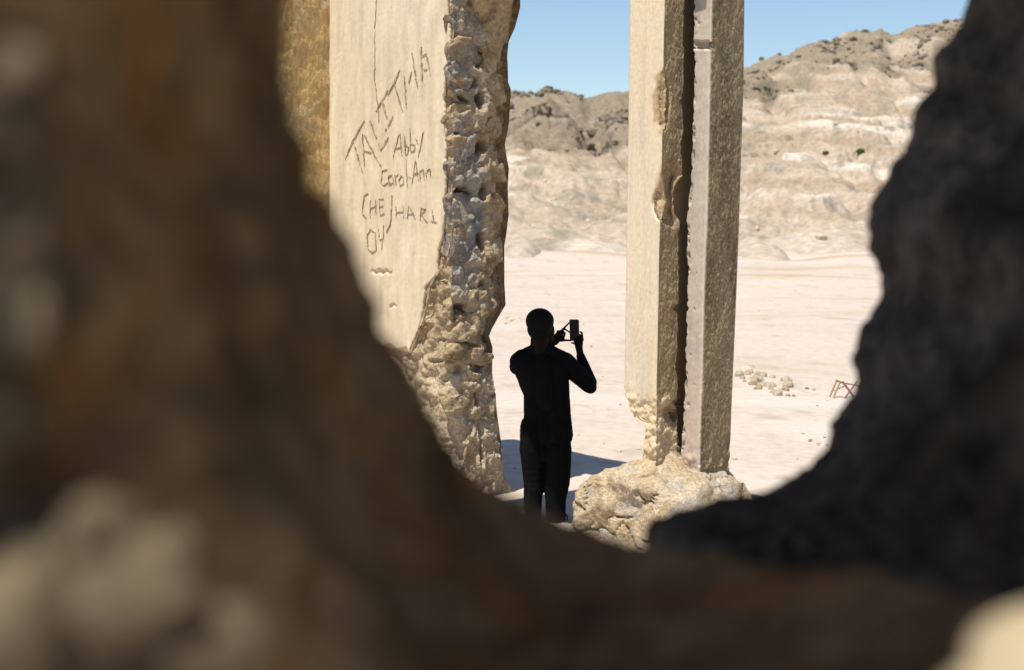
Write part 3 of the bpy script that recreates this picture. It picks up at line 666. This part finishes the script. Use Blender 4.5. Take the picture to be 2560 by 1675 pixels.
def rear_block(y_top, y_bot, ztop=None, zbot=None):
    z1 = float(facade(np.array(1755.), np.array(float(y_top)), SD)[1]) if ztop is None else ztop
    z0 = float(facade(np.array(1735.), np.array(float(y_bot)), SD)[1]) if zbot is None else zbot
    zz = np.linspace(z0, z1, max(24, int((z1-z0)/0.010))); per = []
    for z in zz:
        ul, ur, e = float(uDl(z)), float(uDr(z)), float(sE(z))
        ul += 0.016*float(fbm(np.array([z*7, 2, 1]), 4))+0.034*max(0, float(fbm(np.array([z*18, 7, 3]), 3))-0.12)
        per.append(np.concatenate([seg((ul, SD), (ur, SD), 26), seg((ur, SD), (ur+0.012, SD+0.012), 2), seg((ur+0.012, SD+0.012), (ur, e), 46), seg((ur, e), (ul, e), 5), seg((ul, e), (ul, SD), 10)]))
    per = np.array(per)
    def disp(P, per, z, nu, ns):
        isD = sstep(0.4, 0.95, -ns); isE = sstep(0.4, 0.95, nu); px, py = project(P)
        d = isD*(0.003*fbm(P*8, 3)+0.0012*fbm(P*50, 2)-0.010*sstep(0.75, 0.95, fbm(P*13+5, 3)))
        d = d+isE*(0.005*fbm(P*np.array([60, 60, 38]), 2)+0.004*ridged(P*np.array([30, 30, 14]), 2)+0.006*fbm(P*np.array([10, 10, 4]), 3)-0.006)
        edge = isD*sstep(0.03, 0.0, per[..., 0]-uDl(z)); d = d-0.03*edge*sstep(0.15, 0.35, fbm(P*7, 3))
        low = sstep(0.95, 0.65, z); d = d+low*0.016*fbm(P*14, 3)
        nt = sstep(102, 106, py+2*fbm(P*20, 2))*sstep(124, 119, py+2*fbm(P*20+5, 2)); jd = isD+(1-isD)*sstep(0.05, 0.0, per[..., 1]-SD)*(nu > 0)
        d = d-0.060*nt*np.clip(jd, 0, 1)-0.006*isD*(py < 104)
        return d
    def tint(P, per, z, nu, ns):
        isE = sstep(0.4, 0.9, nu); px, py = project(P)
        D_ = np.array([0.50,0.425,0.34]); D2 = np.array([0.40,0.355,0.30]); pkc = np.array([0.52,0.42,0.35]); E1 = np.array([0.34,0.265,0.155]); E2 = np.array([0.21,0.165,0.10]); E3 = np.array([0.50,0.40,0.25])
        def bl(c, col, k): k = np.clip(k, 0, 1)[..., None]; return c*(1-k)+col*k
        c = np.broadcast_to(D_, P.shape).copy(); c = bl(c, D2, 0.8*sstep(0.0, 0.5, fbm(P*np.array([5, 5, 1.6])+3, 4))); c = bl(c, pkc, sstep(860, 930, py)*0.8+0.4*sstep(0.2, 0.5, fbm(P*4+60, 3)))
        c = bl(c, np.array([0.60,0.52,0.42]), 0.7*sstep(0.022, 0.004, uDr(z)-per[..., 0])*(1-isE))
        c = bl(c, E1, isE); c = bl(c, E2, 0.85*isE*sstep(-0.1, 0.45, fbm(P*np.array([5, 5, 1.2])+20, 4))); c = bl(c, E3, 0.6*isE*sstep(0.2, 0.5, fbm(P*30, 2)))  # side face darkened for its shade as well as its weathered brown
        return c
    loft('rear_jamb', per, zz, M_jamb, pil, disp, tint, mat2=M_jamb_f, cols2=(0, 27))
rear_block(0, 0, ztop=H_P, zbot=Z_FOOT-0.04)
facade_box('groove_back', 2.50, 2.64, 0.46, 0.55, Z_FOOT-0.06, H_P-0.02, M_brown_wall, pil, amp=0.008)
def plinth():
    n = 230; th = np.linspace(0, 2*math.pi, n, endpoint=False); cu, cs, au, as_ = 2.45, 0.20, 0.545, 0.46
    rows = [(-0.15, 1.12), (0.0, 1.08), (0.06, 1.04)]+[(t, 1.04-0.05*t) for t in np.linspace(0.1, 0.84, 44)]+[(0.84+0.13*math.sin(a), 1.0*(1-0.16*(1-math.cos(a)))) for a in np.linspace(0.08, math.pi/2, 20)]+[(0.97+0.26*t**1.5, 0.84*(1-t)+0.02) for t in np.linspace(0.04, 1.0, 36)]
    per = []; zz = []
    for t, r in rows:
        c, s_ = np.cos(th), -np.sin(th); ex = 0.32
        sq = lambda x: np.sign(x)*np.abs(x)**ex
        tt = np.linspace(0, 2*math.pi, 2001); eu, es = au*sq(-np.cos(tt)), as_*sq(-np.sin(tt)); al = np.concatenate([[0], np.cumsum(np.hypot(np.diff(eu), np.diff(es)))]); aq = np.linspace(0, al[-1], n, endpoint=False)
        u = cu+r*np.interp(aq, al, eu); s = cs+r*np.interp(aq, al, es); top = np.interp(u, [1.75, 1.95, 2.15, 2.5, 2.9, 3.05, 3.2], [0.44, 0.53, 0.62, 0.66, 0.60, 0.46, 0.36])
        u = u+np.where(u > 2.7, 0.10*(1-np.clip(t, 0, 1)), 0)
        per.append(np.stack([u, s], -1)); zz.append(top*t)
    per = np.array(per); zz = np.array(zz)
    def disp(P, per, z, nu, ns):
        f1, f2, _ = worley((P+0.05*fbm(P*5, 2)[..., None])*np.array([4.5, 4.5, 5])); crack = sstep(0.07, 0.0, f2-f1)*sstep(0.0, 0.3, fbm(P*3+9, 2))
        return 0.06*fbm(P*3.2, 3)+0.018*(0.5-worley(P*9)[0])+0.010*(0.5-worley(P*24)[0])+0.006*fbm(P*36, 3)-0.05*crack
    def tint(P, per, z, nu, ns):
        A = np.array([0.54,0.425,0.285]); B = np.array([0.61,0.50,0.36]); C = np.array([0.42,0.30,0.17]); G = np.array([0.50,0.45,0.40])
        def bl(c, col, k): k = np.clip(k, 0, 1)[..., None]; return c*(1-k)+col*k
        c = np.broadcast_to(A, P.shape).copy(); c = bl(c, B, sstep(0, 0.4, fbm(P*4+8, 3))); c = bl(c, C, 0.7*sstep(0.2, 0.5, fbm(P*9+1, 3))); c = bl(c, G, 0.6*sstep(0.2, 0.5, fbm(P*5+40, 3)))
        return c
    loft('plinth', per, zz, M_attr_rub, pil, disp, tint, true_n=True)
plinth()

# ------------------------------------------------------------------ the standing person
PD = 11.30
def J(x, y, dd=0.0): return at(np.array(1240+x/4.867), np.array(740+y/4.867), PD+dd)
def L4(x, y, dd=0.0): return at(np.array(1240+x/5.19), np.array(1040+y/5.19), PD+dd)
def capsule(bm, a, b, ra, rb, seg=16, flat=None):
    a, b = np.asarray(a, float), np.asarray(b, float); d = b-a; L = np.linalg.norm(d)
    d = d/L if L > 1e-6 else np.array([0, 0, 1.0])
    x = np.cross(d, [0, 1.0, 0.01]); x /= np.linalg.norm(x); y = np.cross(d, x)
    rings = []
    prof = [(-math.cos(t)*ra, math.sin(t)*ra) for t in np.linspace(0.25, math.pi/2, 4)]+[(L+math.sin(t)*rb, math.cos(t)*rb) for t in np.linspace(0, math.pi/2-0.25, 4)]
    for h, r in prof:
        ring = []
        for k in range(seg):
            an = 2*math.pi*k/seg; ring.append(bm.verts.new(tuple(a+d*h+r*(math.cos(an)*x+math.sin(an)*y*(flat or 1.0)))))
        rings.append(ring)
    for r0, r1 in zip(rings[:-1], rings[1:]):
        for k in range(seg): bm.faces.new((r0[k], r0[(k+1) % seg], r1[(k+1) % seg], r1[k]))
    bm.faces.new(rings[0][::-1]); bm.faces.new(rings[-1])
def ellipsoid(bm, c, rx, ry, rz, rot=(0, 0, 0)):
    m = Matrix.Translation(Vector(c)) @ Euler(rot).to_matrix().to_4x4() @ Matrix.Diagonal((rx, ry, rz, 1))
    bmesh.ops.create_icosphere(bm, subdivisions=4, radius=1.0, matrix=m)
def fused(name, bm, voxel, smooth_it, material, parent, wrinkle=0.0, wscale=9.0):
    bmesh.ops.recalc_face_normals(bm, faces=bm.faces[:])
    me = bpy.data.meshes.new('tmp'); bm.to_mesh(me); bm.free(); o = bpy.data.objects.new('tmp', me); COL.objects.link(o)
    r = o.modifiers.new('r', 'REMESH'); r.mode = 'VOXEL'; r.voxel_size = voxel
    if smooth_it: s = o.modifiers.new('s', 'SMOOTH'); s.factor = 0.5; s.iterations = smooth_it
    dg = bpy.context.evaluated_depsgraph_get(); dg.update()
    m2 = bpy.data.meshes.new_from_object(o.evaluated_get(dg)); bpy.data.objects.remove(o)
    n = len(m2.vertices); v = np.zeros(n*3); m2.vertices.foreach_get('co', v); v = v.reshape(-1, 3)
    nn = np.zeros(n*3); m2.vertices.foreach_get('normal', nn); nn = nn.reshape(-1, 3)
    if wrinkle: v = v+nn*(wrinkle*ridged(v*np.array([wscale, wscale, wscale*2.2]), 3))[:, None]
    f = [tuple(p.vertices) for p in m2.polygons]; bpy.data.meshes.remove(m2)
    return mesh_obj(name, v, f, material, parent)
foot_p = at(np.array(1364.), np.array(1312.), PD); foot_p[2] = 0
person = empty('person', foot_p, 'standing person in black long-sleeved shirt and black jeans photographing with a phone', 'person')
shL, shR = J(290, 800, 0.0), J(835, 805, 0.02)
elL, elR = J(330, 930, 0.28), J(1128, 1080, 0.10)
wrL, wrR = J(655, 600, 0.46), J(1030, 735, 0.34)
PH = 0.40                                                   # phone stands this much farther out than the torso
def body():
    bm = bmesh.new()
    # head: skull, face, jaw, nape, nose, ears; he looks away and to the right
    ellipsoid(bm, J(535, 325, 0.0), 0.106, 0.112, 0.108, (0.05, 0, 0)); ellipsoid(bm, J(590, 430, 0.045), 0.082, 0.080, 0.098, (0, 0, -0.4))
    ellipsoid(bm, J(620, 520, 0.06), 0.052, 0.055, 0.050); capsule(bm, J(640, 420, 0.13), J(648, 455, 0.145), 0.014, 0.017)      # jaw, nose
    ellipsoid(bm, J(610, 505, 0.115), 0.026, 0.012, 0.010)                                                                      # lips
    ellipsoid(bm, J(640, 425, -0.020), 0.010, 0.022, 0.036, (0, 0.1, 0.4)); ellipsoid(bm, J(430, 410, 0.06), 0.010, 0.020, 0.034)  # ears
    capsule(bm, J(530, 480, -0.005), J(530, 680, 0.0), 0.071, 0.076)
    # trunk and limbs under the clothes
    capsule(bm, J(530, 800, 0.02), J(600, 1250, 0.03), 0.085, 0.07); capsule(bm, J(600, 1250, 0.03), L4(640, 350, 0.01), 0.07, 0.055)
    capsule(bm, shL, shR, 0.07, 0.07)
    for a, b, c in ((shL, elL, wrL), (shR, elR, wrR)): capsule(bm, a, b, 0.050, 0.040); capsule(bm, b, c, 0.042, 0.028)
    for hx, kx, ax_ in ((475, 487, 472), (797, 786, 777)):
        capsule(bm, L4(hx, 420), L4(kx, 900, 0.02), 0.065, 0.050); capsule(bm, L4(kx, 900, 0.02), L4(ax_, 1380), 0.050, 0.038)
    # right hand round the phone's right side and lower end
    def K(x, y, dd=0.0): return at(np.array(1360+x/12.97), np.array(780+y/12.97), PD+dd)
    d = PH
    capsule(bm, wrR, K(1130, 1130, d-0.03), 0.029, 0.030); capsule(bm, K(1130, 1130, d-0.03), K(1120, 930, d+0.02), 0.033, 0.040, flat=0.6)
    capsule(bm, K(1080, 900, d+0.01), K(1190, 900, d+0.02), 0.032, 0.024, flat=0.7)
    for pts, r in ((((1190, 880, d+0.01), (1225, 760, d-0.005), (1240, 690, d-0.02), (1170, 640, d-0.022)), 0.0105),         # index, over the edge
                   (((1200, 920, d+0.02), (1250, 840, d+0.02), (1245, 760, d+0.02), (1150, 740, d+0.022)), 0.010),
                   (((1210, 950, d+0.02), (1268, 900, d+0.025), (1235, 850, d+0.028), (1130, 830, d+0.028)), 0.0095),
                   (((1180, 1000, d+0.02), (1225, 960, d+0.03), (1150, 920, d+0.03), (1060, 925, d+0.028)), 0.0085),         # little finger behind
                   (((1060, 1040, d-0.02), (1000, 960, d-0.02), (1040, 880, d-0.022), (1110, 800, d-0.022)), 0.0115),        # thumb over the screen
                   (((1040, 1060, d), (960, 1010, d+0.01), (885, 1000, d+0.012)), 0.0085)):                                   # finger end under the phone
        P = [K(*q) for q in pts]
        for i, (a, b) in enumerate(zip(P[:-1], P[1:])): capsule(bm, a, b, r*(1-0.07*i), r*(1-0.07*(i+1)), 10)
    # left hand: index and middle finger and thumb steady the phone's left edge
    capsule(bm, wrL, K(350, 950, d+0.06), 0.028, 0.030); capsule(bm, K(350, 950, d+0.06), K(500, 760, d+0.05), 0.036, 0.036, flat=0.55)
    capsule(bm, K(400, 830, d+0.05), K(560, 850, d+0.05), 0.034, 0.030, flat=0.5); capsule(bm, K(470, 660, d+0.05), K(590, 700, d+0.045), 0.020, 0.018)
    for pts, r in ((((500, 650, d+0.05), (640, 530, d+0.03), (730, 440, d+0.015), (815, 352, d)), 0.0098),
                   (((540, 680, d+0.055), (655, 540, d+0.05), (745, 600, d+0.03), (835, 660, d+0.01)), 0.0095),
                   (((570, 720, d+0.055), (660, 660, d+0.045), (690, 700, d+0.02), (655, 790, d+0.005)), 0.0090),
                   (((560, 780, d+0.055), (660, 740, d+0.04), (670, 790, d+0.02), (635, 840, d+0.01)), 0.0080),
                   (((450, 930, d+0.03), (610, 925, d+0.01), (720, 915, d), (850, 925, d-0.004)), 0.0115)):
        P = [K(*q) for q in pts]
        for i, (a, b) in enumerate(zip(P[:-1], P[1:])): capsule(bm, a, b, r*(1-0.07*i), r*(1-0.07*(i+1)), 10)
    return fused('body', bm, 0.0052, 3, M_skin, person)
body()
def clothes():
    bm = bmesh.new()
    # jersey: shoulders, chest, waist, hem, sleeves
    capsule(bm, J(320, 760, 0.01), J(770, 775, 0.01), 0.075, 0.080); capsule(bm, J(480, 672, 0.0), J(585, 668, 0.0), 0.068, 0.066)
    capsule(bm, J(380, 690, 0.0), J(560, 640, 0.0), 0.045, 0.062); capsule(bm, J(560, 640, 0.0), J(790, 760, 0.0), 0.062, 0.065)
    for (xa, ya, xb, yb, ra, rb) in ((395, 850, 480, 1180, 0.125, 0.098), (720, 860, 760, 1200, 0.105, 0.090), (560, 850, 610, 1250, 0.135, 0.120),
                                     (480, 1180, 475, 1420, 0.095, 0.090), (760, 1200, 785, 1420, 0.088, 0.082), (480, 1430, 470, 1700, 0.090, 0.102), (785, 1430, 795, 1700, 0.082, 0.094), (560, 1430, 560, 1700, 0.095, 0.104), (700, 1430, 710, 1700, 0.095, 0.104)):
        capsule(bm, J(xa, ya, 0.01), J(xb, yb, 0.01), ra, rb)
    capsule(bm, shL, elL, 0.083, 0.064); capsule(bm, J(262, 860, 0.03), J(285, 880, 0.12), 0.066, 0.060); capsule(bm, elL, wrL+(elL-wrL)*0.12, 0.060, 0.042)
    capsule(bm, shR, elR, 0.083, 0.066); capsule(bm, elR, J(1150, 1110, 0.12), 0.062, 0.052); capsule(bm, J(1140, 1060, 0.13), wrR, 0.060, 0.036)
    fused('shirt', bm, 0.007, 4, M_shirt, person, 0.0035, 8.0)
    bm = bmesh.new()
    capsule(bm, L4(470, 130), L4(470, 400), 0.096, 0.100); capsule(bm, L4(815, 130), L4(815, 400), 0.094, 0.098); capsule(bm, L4(560, 470, 0.0), L4(730, 470, 0.0), 0.085, 0.085); capsule(bm, L4(560, 160, 0.01), L4(560, 420, 0.01), 0.090, 0.090); capsule(bm, L4(720, 160, 0.01), L4(720, 420, 0.01), 0.090, 0.090)
    capsule(bm, L4(470, 430), L4(487, 850, 0.01), 0.102, 0.080); capsule(bm, L4(487, 850, 0.01), L4(480, 1060), 0.080, 0.075); capsule(bm, L4(480, 1060), L4(470, 1400), 0.075, 0.068)
    capsule(bm, L4(797, 430), L4(788, 850, 0.02), 0.114, 0.107); capsule(bm, L4(788, 850, 0.02), L4(772, 1090), 0.107, 0.083); capsule(bm, L4(772, 1090), L4(777, 1400), 0.083, 0.076)
    fused('trousers', bm, 0.008, 3, M_jeans, person, 0.004, 8.0)
    bm = bmesh.new()
    ellipsoid(bm, J(533, 305, -0.006), 0.1125, 0.116, 0.103, (0.05, 0, 0)); ellipsoid(bm, J(514, 400, -0.024), 0.088, 0.080, 0.090); capsule(bm, J(520, 430, -0.022), J(528, 520, -0.012), 0.072, 0.066)
    fused('hair', bm, 0.006, 3, M_hair, person, 0.0012, 60.0)
    for x, dx in ((470, -0.03), (775, 0.05)):
        a = L4(x, 1400); a[2] = 0.055
        bm = bmesh.new(); capsule(bm, a+[0, -0.02, 0.01], a+[dx*0.4, 0.10, 0.0], 0.050, 0.044); capsule(bm, a+[dx*0.4, 0.10, -0.005], a+[dx, 0.19, -0.012], 0.044, 0.036); capsule(bm, a+[0, -0.02, 0.0], a+[0, -0.02, 0.07], 0.047, 0.046)
        sh = fused('shoe', bm, 0.007, 2, M_shoe, person)
        bm = bmesh.new(); capsule(bm, a+[0, -0.025, -0.035], a+[dx, 0.19, -0.035], 0.054, 0.046)
        for v in bm.verts: v.co.z = min(max(v.co.z, 0.001), 0.028)
        so = fused('sole', bm, 0.006, 1, M_sole, sh)
    # loose lace loop beside the right ankle
    V = []; Fc = []; P = [at(np.array(1380+x/17.3), np.array(1240+y/17.3), PD+0.01) for x, y in ((530, 790), (610, 800), (660, 850), (665, 950), (640, 1060), (600, 1140))]
    for a, b in zip(P[:-1], P[1:]):
        v, f = bar(a, b, 0.005, 6); Fc += [tuple(np.array(q)+len(V)) for q in f]; V += list(v)
    mesh_obj('lace', V, Fc, M_shoe, person)
    c = at(np.array(1360+632/12.97), np.array(780+735/12.97), PD+PH+0.008); bm = bmesh.new()
    bmesh.ops.create_icosphere(bm, subdivisions=2, radius=0.0045, matrix=Matrix.Translation(Vector(c)))
    v = np.array([q.co[:] for q in bm.verts]); f = [[q.index for q in x.verts] for x in bm.faces]; bm.free(); mesh_obj('ring', v, f, M_steel, person)
clothes()
def phone():
    K = lambda x, y, dd=0.0: at(np.array(1360+x/12.97), np.array(780+y/12.97), PD+PH+dd)
    c = K(985, 590); ex = K(1140, 585)-K(830, 580); hw = np.linalg.norm(ex)/2; ex /= np.linalg.norm(ex); ez = K(985, 235)-K(1000, 935); hh = np.linalg.norm(ez)/2; ez /= np.linalg.norm(ez)
    ey = np.cross(ez, ex); e = empty('mobile_phone', c, 'dark mobile phone held upright in the standing person\'s raised hands', 'phone')
    def slab(name, hw, hh, y0, y1, rad, material):
        pts = []
        for cx, cz, a0 in ((1, 1, 0), (-1, 1, 90), (-1, -1, 180), (1, -1, 270)):
            for t in range(0, 91, 15):
                an = math.radians(a0+t); pts.append((cx*(hw-rad)+rad*math.cos(an), cz*(hh-rad)+rad*math.sin(an)))
        n = len(pts); V = [c+ex*x+ez*z+ey*y for y in (y0, y1) for x, z in pts]
        mesh_obj(name, V, [tuple(range(n)), tuple(range(n, 2*n))[::-1]]+[(k, n+k, n+(k+1) % n, (k+1) % n) for k in range(n)], material, e, smooth=False)
    slab('case', hw, hh, -0.0045, 0.0045, 0.011, M_phone)
    sgn = -1 if np.dot(ey, CAM-c) < 0 else 1
    slab('screen', hw-0.004, hh-0.010, sgn*0.0040, sgn*0.0052, 0.005, M_screen)
phone()

# ------------------------------------------------------------------ the broken foreground wall we look through
fw = empty('broken_wall', (0.2, 1.6, 0.85), 'thick crumbling plastered wall with a ragged hole opening onto the ruins', 'wall')
def resample(pts, n):
    p = np.array(pts, float); d = np.concatenate([[0], np.cumsum(np.hypot(*np.diff(p[:, :2], axis=0).T))]); t = np.linspace(0, d[-1], n)
    return np.stack([np.interp(t, d, p[:, k]) for k in range(p.shape[1])], -1)
def lip(name, pts, n, outward, near, material, seed, amp, tau, floor_px=1700, thick=0.5, far=1.0):
    o = resample(pts, n)                                    # px, py, distance of the edge
    o[:, 2] *= far
    k = np.ones(9)/9; sm = np.stack([np.convolve(np.pad(o[:, c], 4, 'edge'), k, 'valid') for c in range(3)], -1)
    o = 0.6*o+0.4*sm
    t = np.gradient(o[:, :2], axis=0); t /= np.linalg.norm(t, axis=1)[:, None]; nrm = np.stack([t[:, 1], -t[:, 0]], -1)*outward
    k = np.ones(61)/61; nrm = np.stack([np.convolve(np.pad(nrm[:, c], 30, 'edge'), k, 'valid') for c in range(2)], -1); nrm /= np.linalg.norm(nrm, axis=1)[:, None]
    rows = []
    for off, back in ((260, thick), (200, thick*0.8), (120, thick*0.55), (60, thick*0.3), (22, thick*0.13), (6, thick*0.05)):
        rows.append(at(o[:, 0]+nrm[:, 0]*off, o[:, 1]+nrm[:, 1]*off, o[:, 2]+back))
    ts = np.concatenate([np.linspace(0, 1, 70)**1.6*floor_px])
    for tt in ts:
        g = 1-math.exp(-tt/tau); dd = o[:, 2]+(near(o)-o[:, 2])*g
        rows.append(at(o[:, 0]+nrm[:, 0]*tt, o[:, 1]+nrm[:, 1]*tt, dd))
    last = rows[-1]; c = np.array([0.15, 0, 2.45]); rad = last-c; rad[:, 1] = 0; rad /= np.linalg.norm(rad, axis=1)[:, None]
    for e, yb in ((0.25, 0.05), (0.8, 0.15), (2.0, 0.3)): rows.append(last+rad*e+np.array([0, yb, 0]))
    rows.append(rows[0]+rad*2.4+np.array([0, 0.2, 0])); rows.append(rows[0])
    P = np.array(rows); nr = len(rows)
    dn = np.gradient(P, axis=0); dt = np.gradient(P, axis=1); N_ = np.cross(dn, dt); N_ /= np.maximum(np.linalg.norm(N_, axis=-1, keepdims=True), 1e-9)
    w = np.ones(nr); w[-5:] = 0; w[0] = 0; w[1:6] = 0.6
    edge = np.concatenate([np.ones(6), sstep(0, 300, ts), np.ones(5)])
    d = amp*(fbm(P*5+seed, 3)*1.2+0.5*ridged(P*9+seed, 3)-0.15)*(0.25+0.75*edge)[:, None]+0.006*fbm(P*30+seed, 3)
    P = P+(d*w[:, None])[..., None]*N_*outward
    return mesh_obj(name, P, grid_faces(nr, n), material, fw)
Lp = [(700,-500,0.95),(708,-200,0.98),(710,0,1.0),(714,215,1.0),(738,430,1.0),(765,475,1.0),(817,516,1.02),(860,581,1.05),(914,688,1.08),(957,817,1.1),(1022,925,1.13),(1076,1033,1.16),(1140,1140,1.2),(1195,1203,1.23),(1245,1234,1.25),(1307,1263,1.27),(1348,1286,1.28),
      (1413,1312,1.29),(1460,1324,1.28),(1527,1342,1.26),(1603,1356,1.22),(1720,1385,1.15),(1850,1405,1.08),(2000,1420,1.0),(2150,1432,0.95),(2300,1452,0.9),(2450,1482,0.86),(2600,1520,0.82),(3000,1640,0.75)]
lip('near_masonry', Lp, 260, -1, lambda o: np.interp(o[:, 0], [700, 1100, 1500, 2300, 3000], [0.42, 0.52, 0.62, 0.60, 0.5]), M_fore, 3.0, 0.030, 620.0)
Rp = [(2470,-500,2.15),(2440,-200,2.15),(2420,0,2.15),(2399,65,2.15),(2345,140,2.12),(2352,215,2.12),(2282,269,2.1),(2270,344,2.1),(2226,409,2.08),(2173,516,2.05),(2167,602,2.02),(2200,688,2.0),(2205,742,2.0),(2140,828,1.95),(2130,893,1.92),(2135,968,1.9),
      (2081,1054,1.86),(2076,1119,1.82),(2022,1172,1.78),(1936,1226,1.72),(1828,1248,1.66),(1678,1278,1.6),(1624,1301,1.58),(1606,1345,1.58),(1640,1430,1.56),(1800,1560,1.52),(2000,1700,1.5)]
lip('far_masonry', Rp, 240, 1, lambda o: np.interp(o[:, 1], [0, 900, 1300, 1700], [1.75, 1.65, 1.4, 1.3]), M_fore_shade, 8.0, 0.032, 420.0, 1500, far=1.2)

# ------------------------------------------------------------------ stones on the ledge, nearest the lens
def ledge_stone(px, py, d, wx, hz, dep, seed, label, material):
    p = at(np.array(float(px)), np.array(float(py)), d); v, f = rock_mesh(seed, 4, 0.5, 1.0); v = v/np.abs(v).max(0)*(1+0.06*fbm(v*3+seed, 3))[:, None]
    v = v*np.array([wx, dep, hz]); o = mesh_obj('ledge_stone', v+p, f, material, origin=p); return tag(o, label, 'stone')
M_ledge = mat('pale_ledge_stone', (0.46,0.39,0.27), (0.38,0.30,0.20), scale=8.0, var=0.15, bump=((0.6, 20.0, 0.02),))
M_ledge3 = mat('dusty_ledge_stone', (0.19,0.155,0.105), (0.085,0.065,0.042), scale=22.0, var=0.3, bump=((0.6, 20.0, 0.02),))
M_ledge2 = mat('brown_ledge_stone', (0.15,0.125,0.085), (0.08,0.06,0.04), scale=9.0, var=0.2, bump=((0.6, 20.0, 0.02),))
ledge_stone(2790, 1970, 0.62, 0.100, 0.082, 0.07, 5, 'bright sunlit pale stone on the ledge below the shadowed wall', M_ledge)
for px, py, d, wx, hz, sd, m_, lab in ((40, 1420, 0.56, 0.034, 0.030, 6, 2, 'mottled brown stone at the end of the row of stones on the ledge'), (190, 1350, 0.58, 0.028, 0.020, 9, 1, 'pale stone on top of the pile of stones on the ledge'),
        (330, 1560, 0.55, 0.036, 0.028, 12, 2, 'dark brown stone in the middle of the pile on the ledge'), (410, 1440, 0.58, 0.016, 0.020, 14, 1, 'small pale pebble wedged on the side of the ledge pile'),
        (90, 1600, 0.53, 0.026, 0.034, 17, 1, 'pale upright stone at the foot of the ledge pile'), (520, 1650, 0.56, 0.026, 0.020, 19, 2, 'small brown stone lying apart at the low end of the ledge pile')):
    ledge_stone(px, py, d, wx, hz, 0.045, sd, lab, M_ledge2 if m_ == 2 else M_ledge3)
for px, py, wx, hz in ((0, 170, 0.022, 0.020), (50, 320, 0.020, 0.020), (20, 560, 0.028, 0.028), (60, 780, 0.024, 0.032), (0, 1000, 0.024, 0.024)):
    p = at(np.array(float(px)), np.array(float(py)), 0.585); v, f = rock_mesh(int(py), 4, 0.5, 1.0); v = v/np.abs(v).max(0)*np.array([wx, 0.030, hz])*(1+0.2*fbm(v*2+py, 3))[:, None]
    mesh_obj('stone', v+p, f, M_ledge3, fw)

# ------------------------------------------------------------------ the roofed room behind the wall
room = empty('roofed_room', (0, 0, 0.85), 'ruined room around the viewpoint with an unseen roof slab added and cut to shape the sunlight', 'room')
def room_box(name, x0, x1, y0, y1, z0, z1):
    V = [(x, y, z) for x in (x0, x1) for y in (y0, y1) for z in (z0, z1)]
    mesh_obj(name, V, [(0, 1, 3, 2), (4, 6, 7, 5), (0, 4, 5, 1), (2, 3, 7, 6), (0, 2, 6, 4), (1, 5, 7, 3)], M_rock if name == 'floor_slab' else M_room, room, smooth=False)
ZR = 3.55
def roof():  # unseen slab added for shade, with gaps cut where sun patches should land
    xs = np.arange(-1.2, 3.61, 0.05); ys = np.arange(-0.7, 2.96, 0.05); tgt = []
    for px, py, d, r in ((2640, 1680, 0.58, 0.16), (180, 1440, 0.51, 0.13), (330, 1540, 0.50, 0.10), (30, 230, 0.56, 0.09), (40, 680, 0.56, 0.12), (20, 980, 0.56, 0.09)):
        p = at(np.array(float(px)), np.array(float(py)), d); k = (ZR+0.07-p[2])/TOSUN[2]; tgt.append((p[0]+TOSUN[0]*k, p[1]+TOSUN[1]*k, r))
    V = []; idx = {}; Fc = []
    def vid(i, j, top):
        key = (i, j, top)
        if key not in idx: idx[key] = len(V); V.append((xs[i], ys[j], ZR+0.14*top))
        return idx[key]
    def solid(i, j):
        if i < 0 or j < 0 or i >= len(xs)-1 or j >= len(ys)-1: return False
        cx, cy = xs[i]+0.025, ys[j]+0.025
        return all(math.hypot(cx-a, cy-b) > r for a, b, r in tgt)
    for i in range(len(xs)-1):
        for j in range(len(ys)-1):
            if not solid(i, j): continue
            a, b, c, d = (i, j), (i+1, j), (i+1, j+1), (i, j+1)
            Fc.append(tuple(vid(*q, 0) for q in (a, d, c, b))); Fc.append(tuple(vid(*q, 1) for q in (a, b, c, d)))
            for (ni, nj), (p, q) in (((i, j-1), (a, b)), ((i+1, j), (b, c)), ((i, j+1), (c, d)), ((i-1, j), (d, a))):
                if not solid(ni, nj): Fc.append((vid(*p, 0), vid(*q, 0), vid(*q, 1), vid(*p, 1)))
    mesh_obj('added_shade_roof', V, Fc, M_room, room, smooth=False)
roof()
room_box('floor_slab', -3.6, 3.6, -3.2, 1.6, 0.60, 0.85)
room_box('side_wall', -3.9, -3.6, -3.2, 1.9, 0.0, 3.69); room_box('side_wall', 3.6, 3.9, -3.2, 2.9, 0.0, 3.69)
room_box('back_wall', -3.9, 3.9, -3.5, -3.2, 0.0, 1.4)
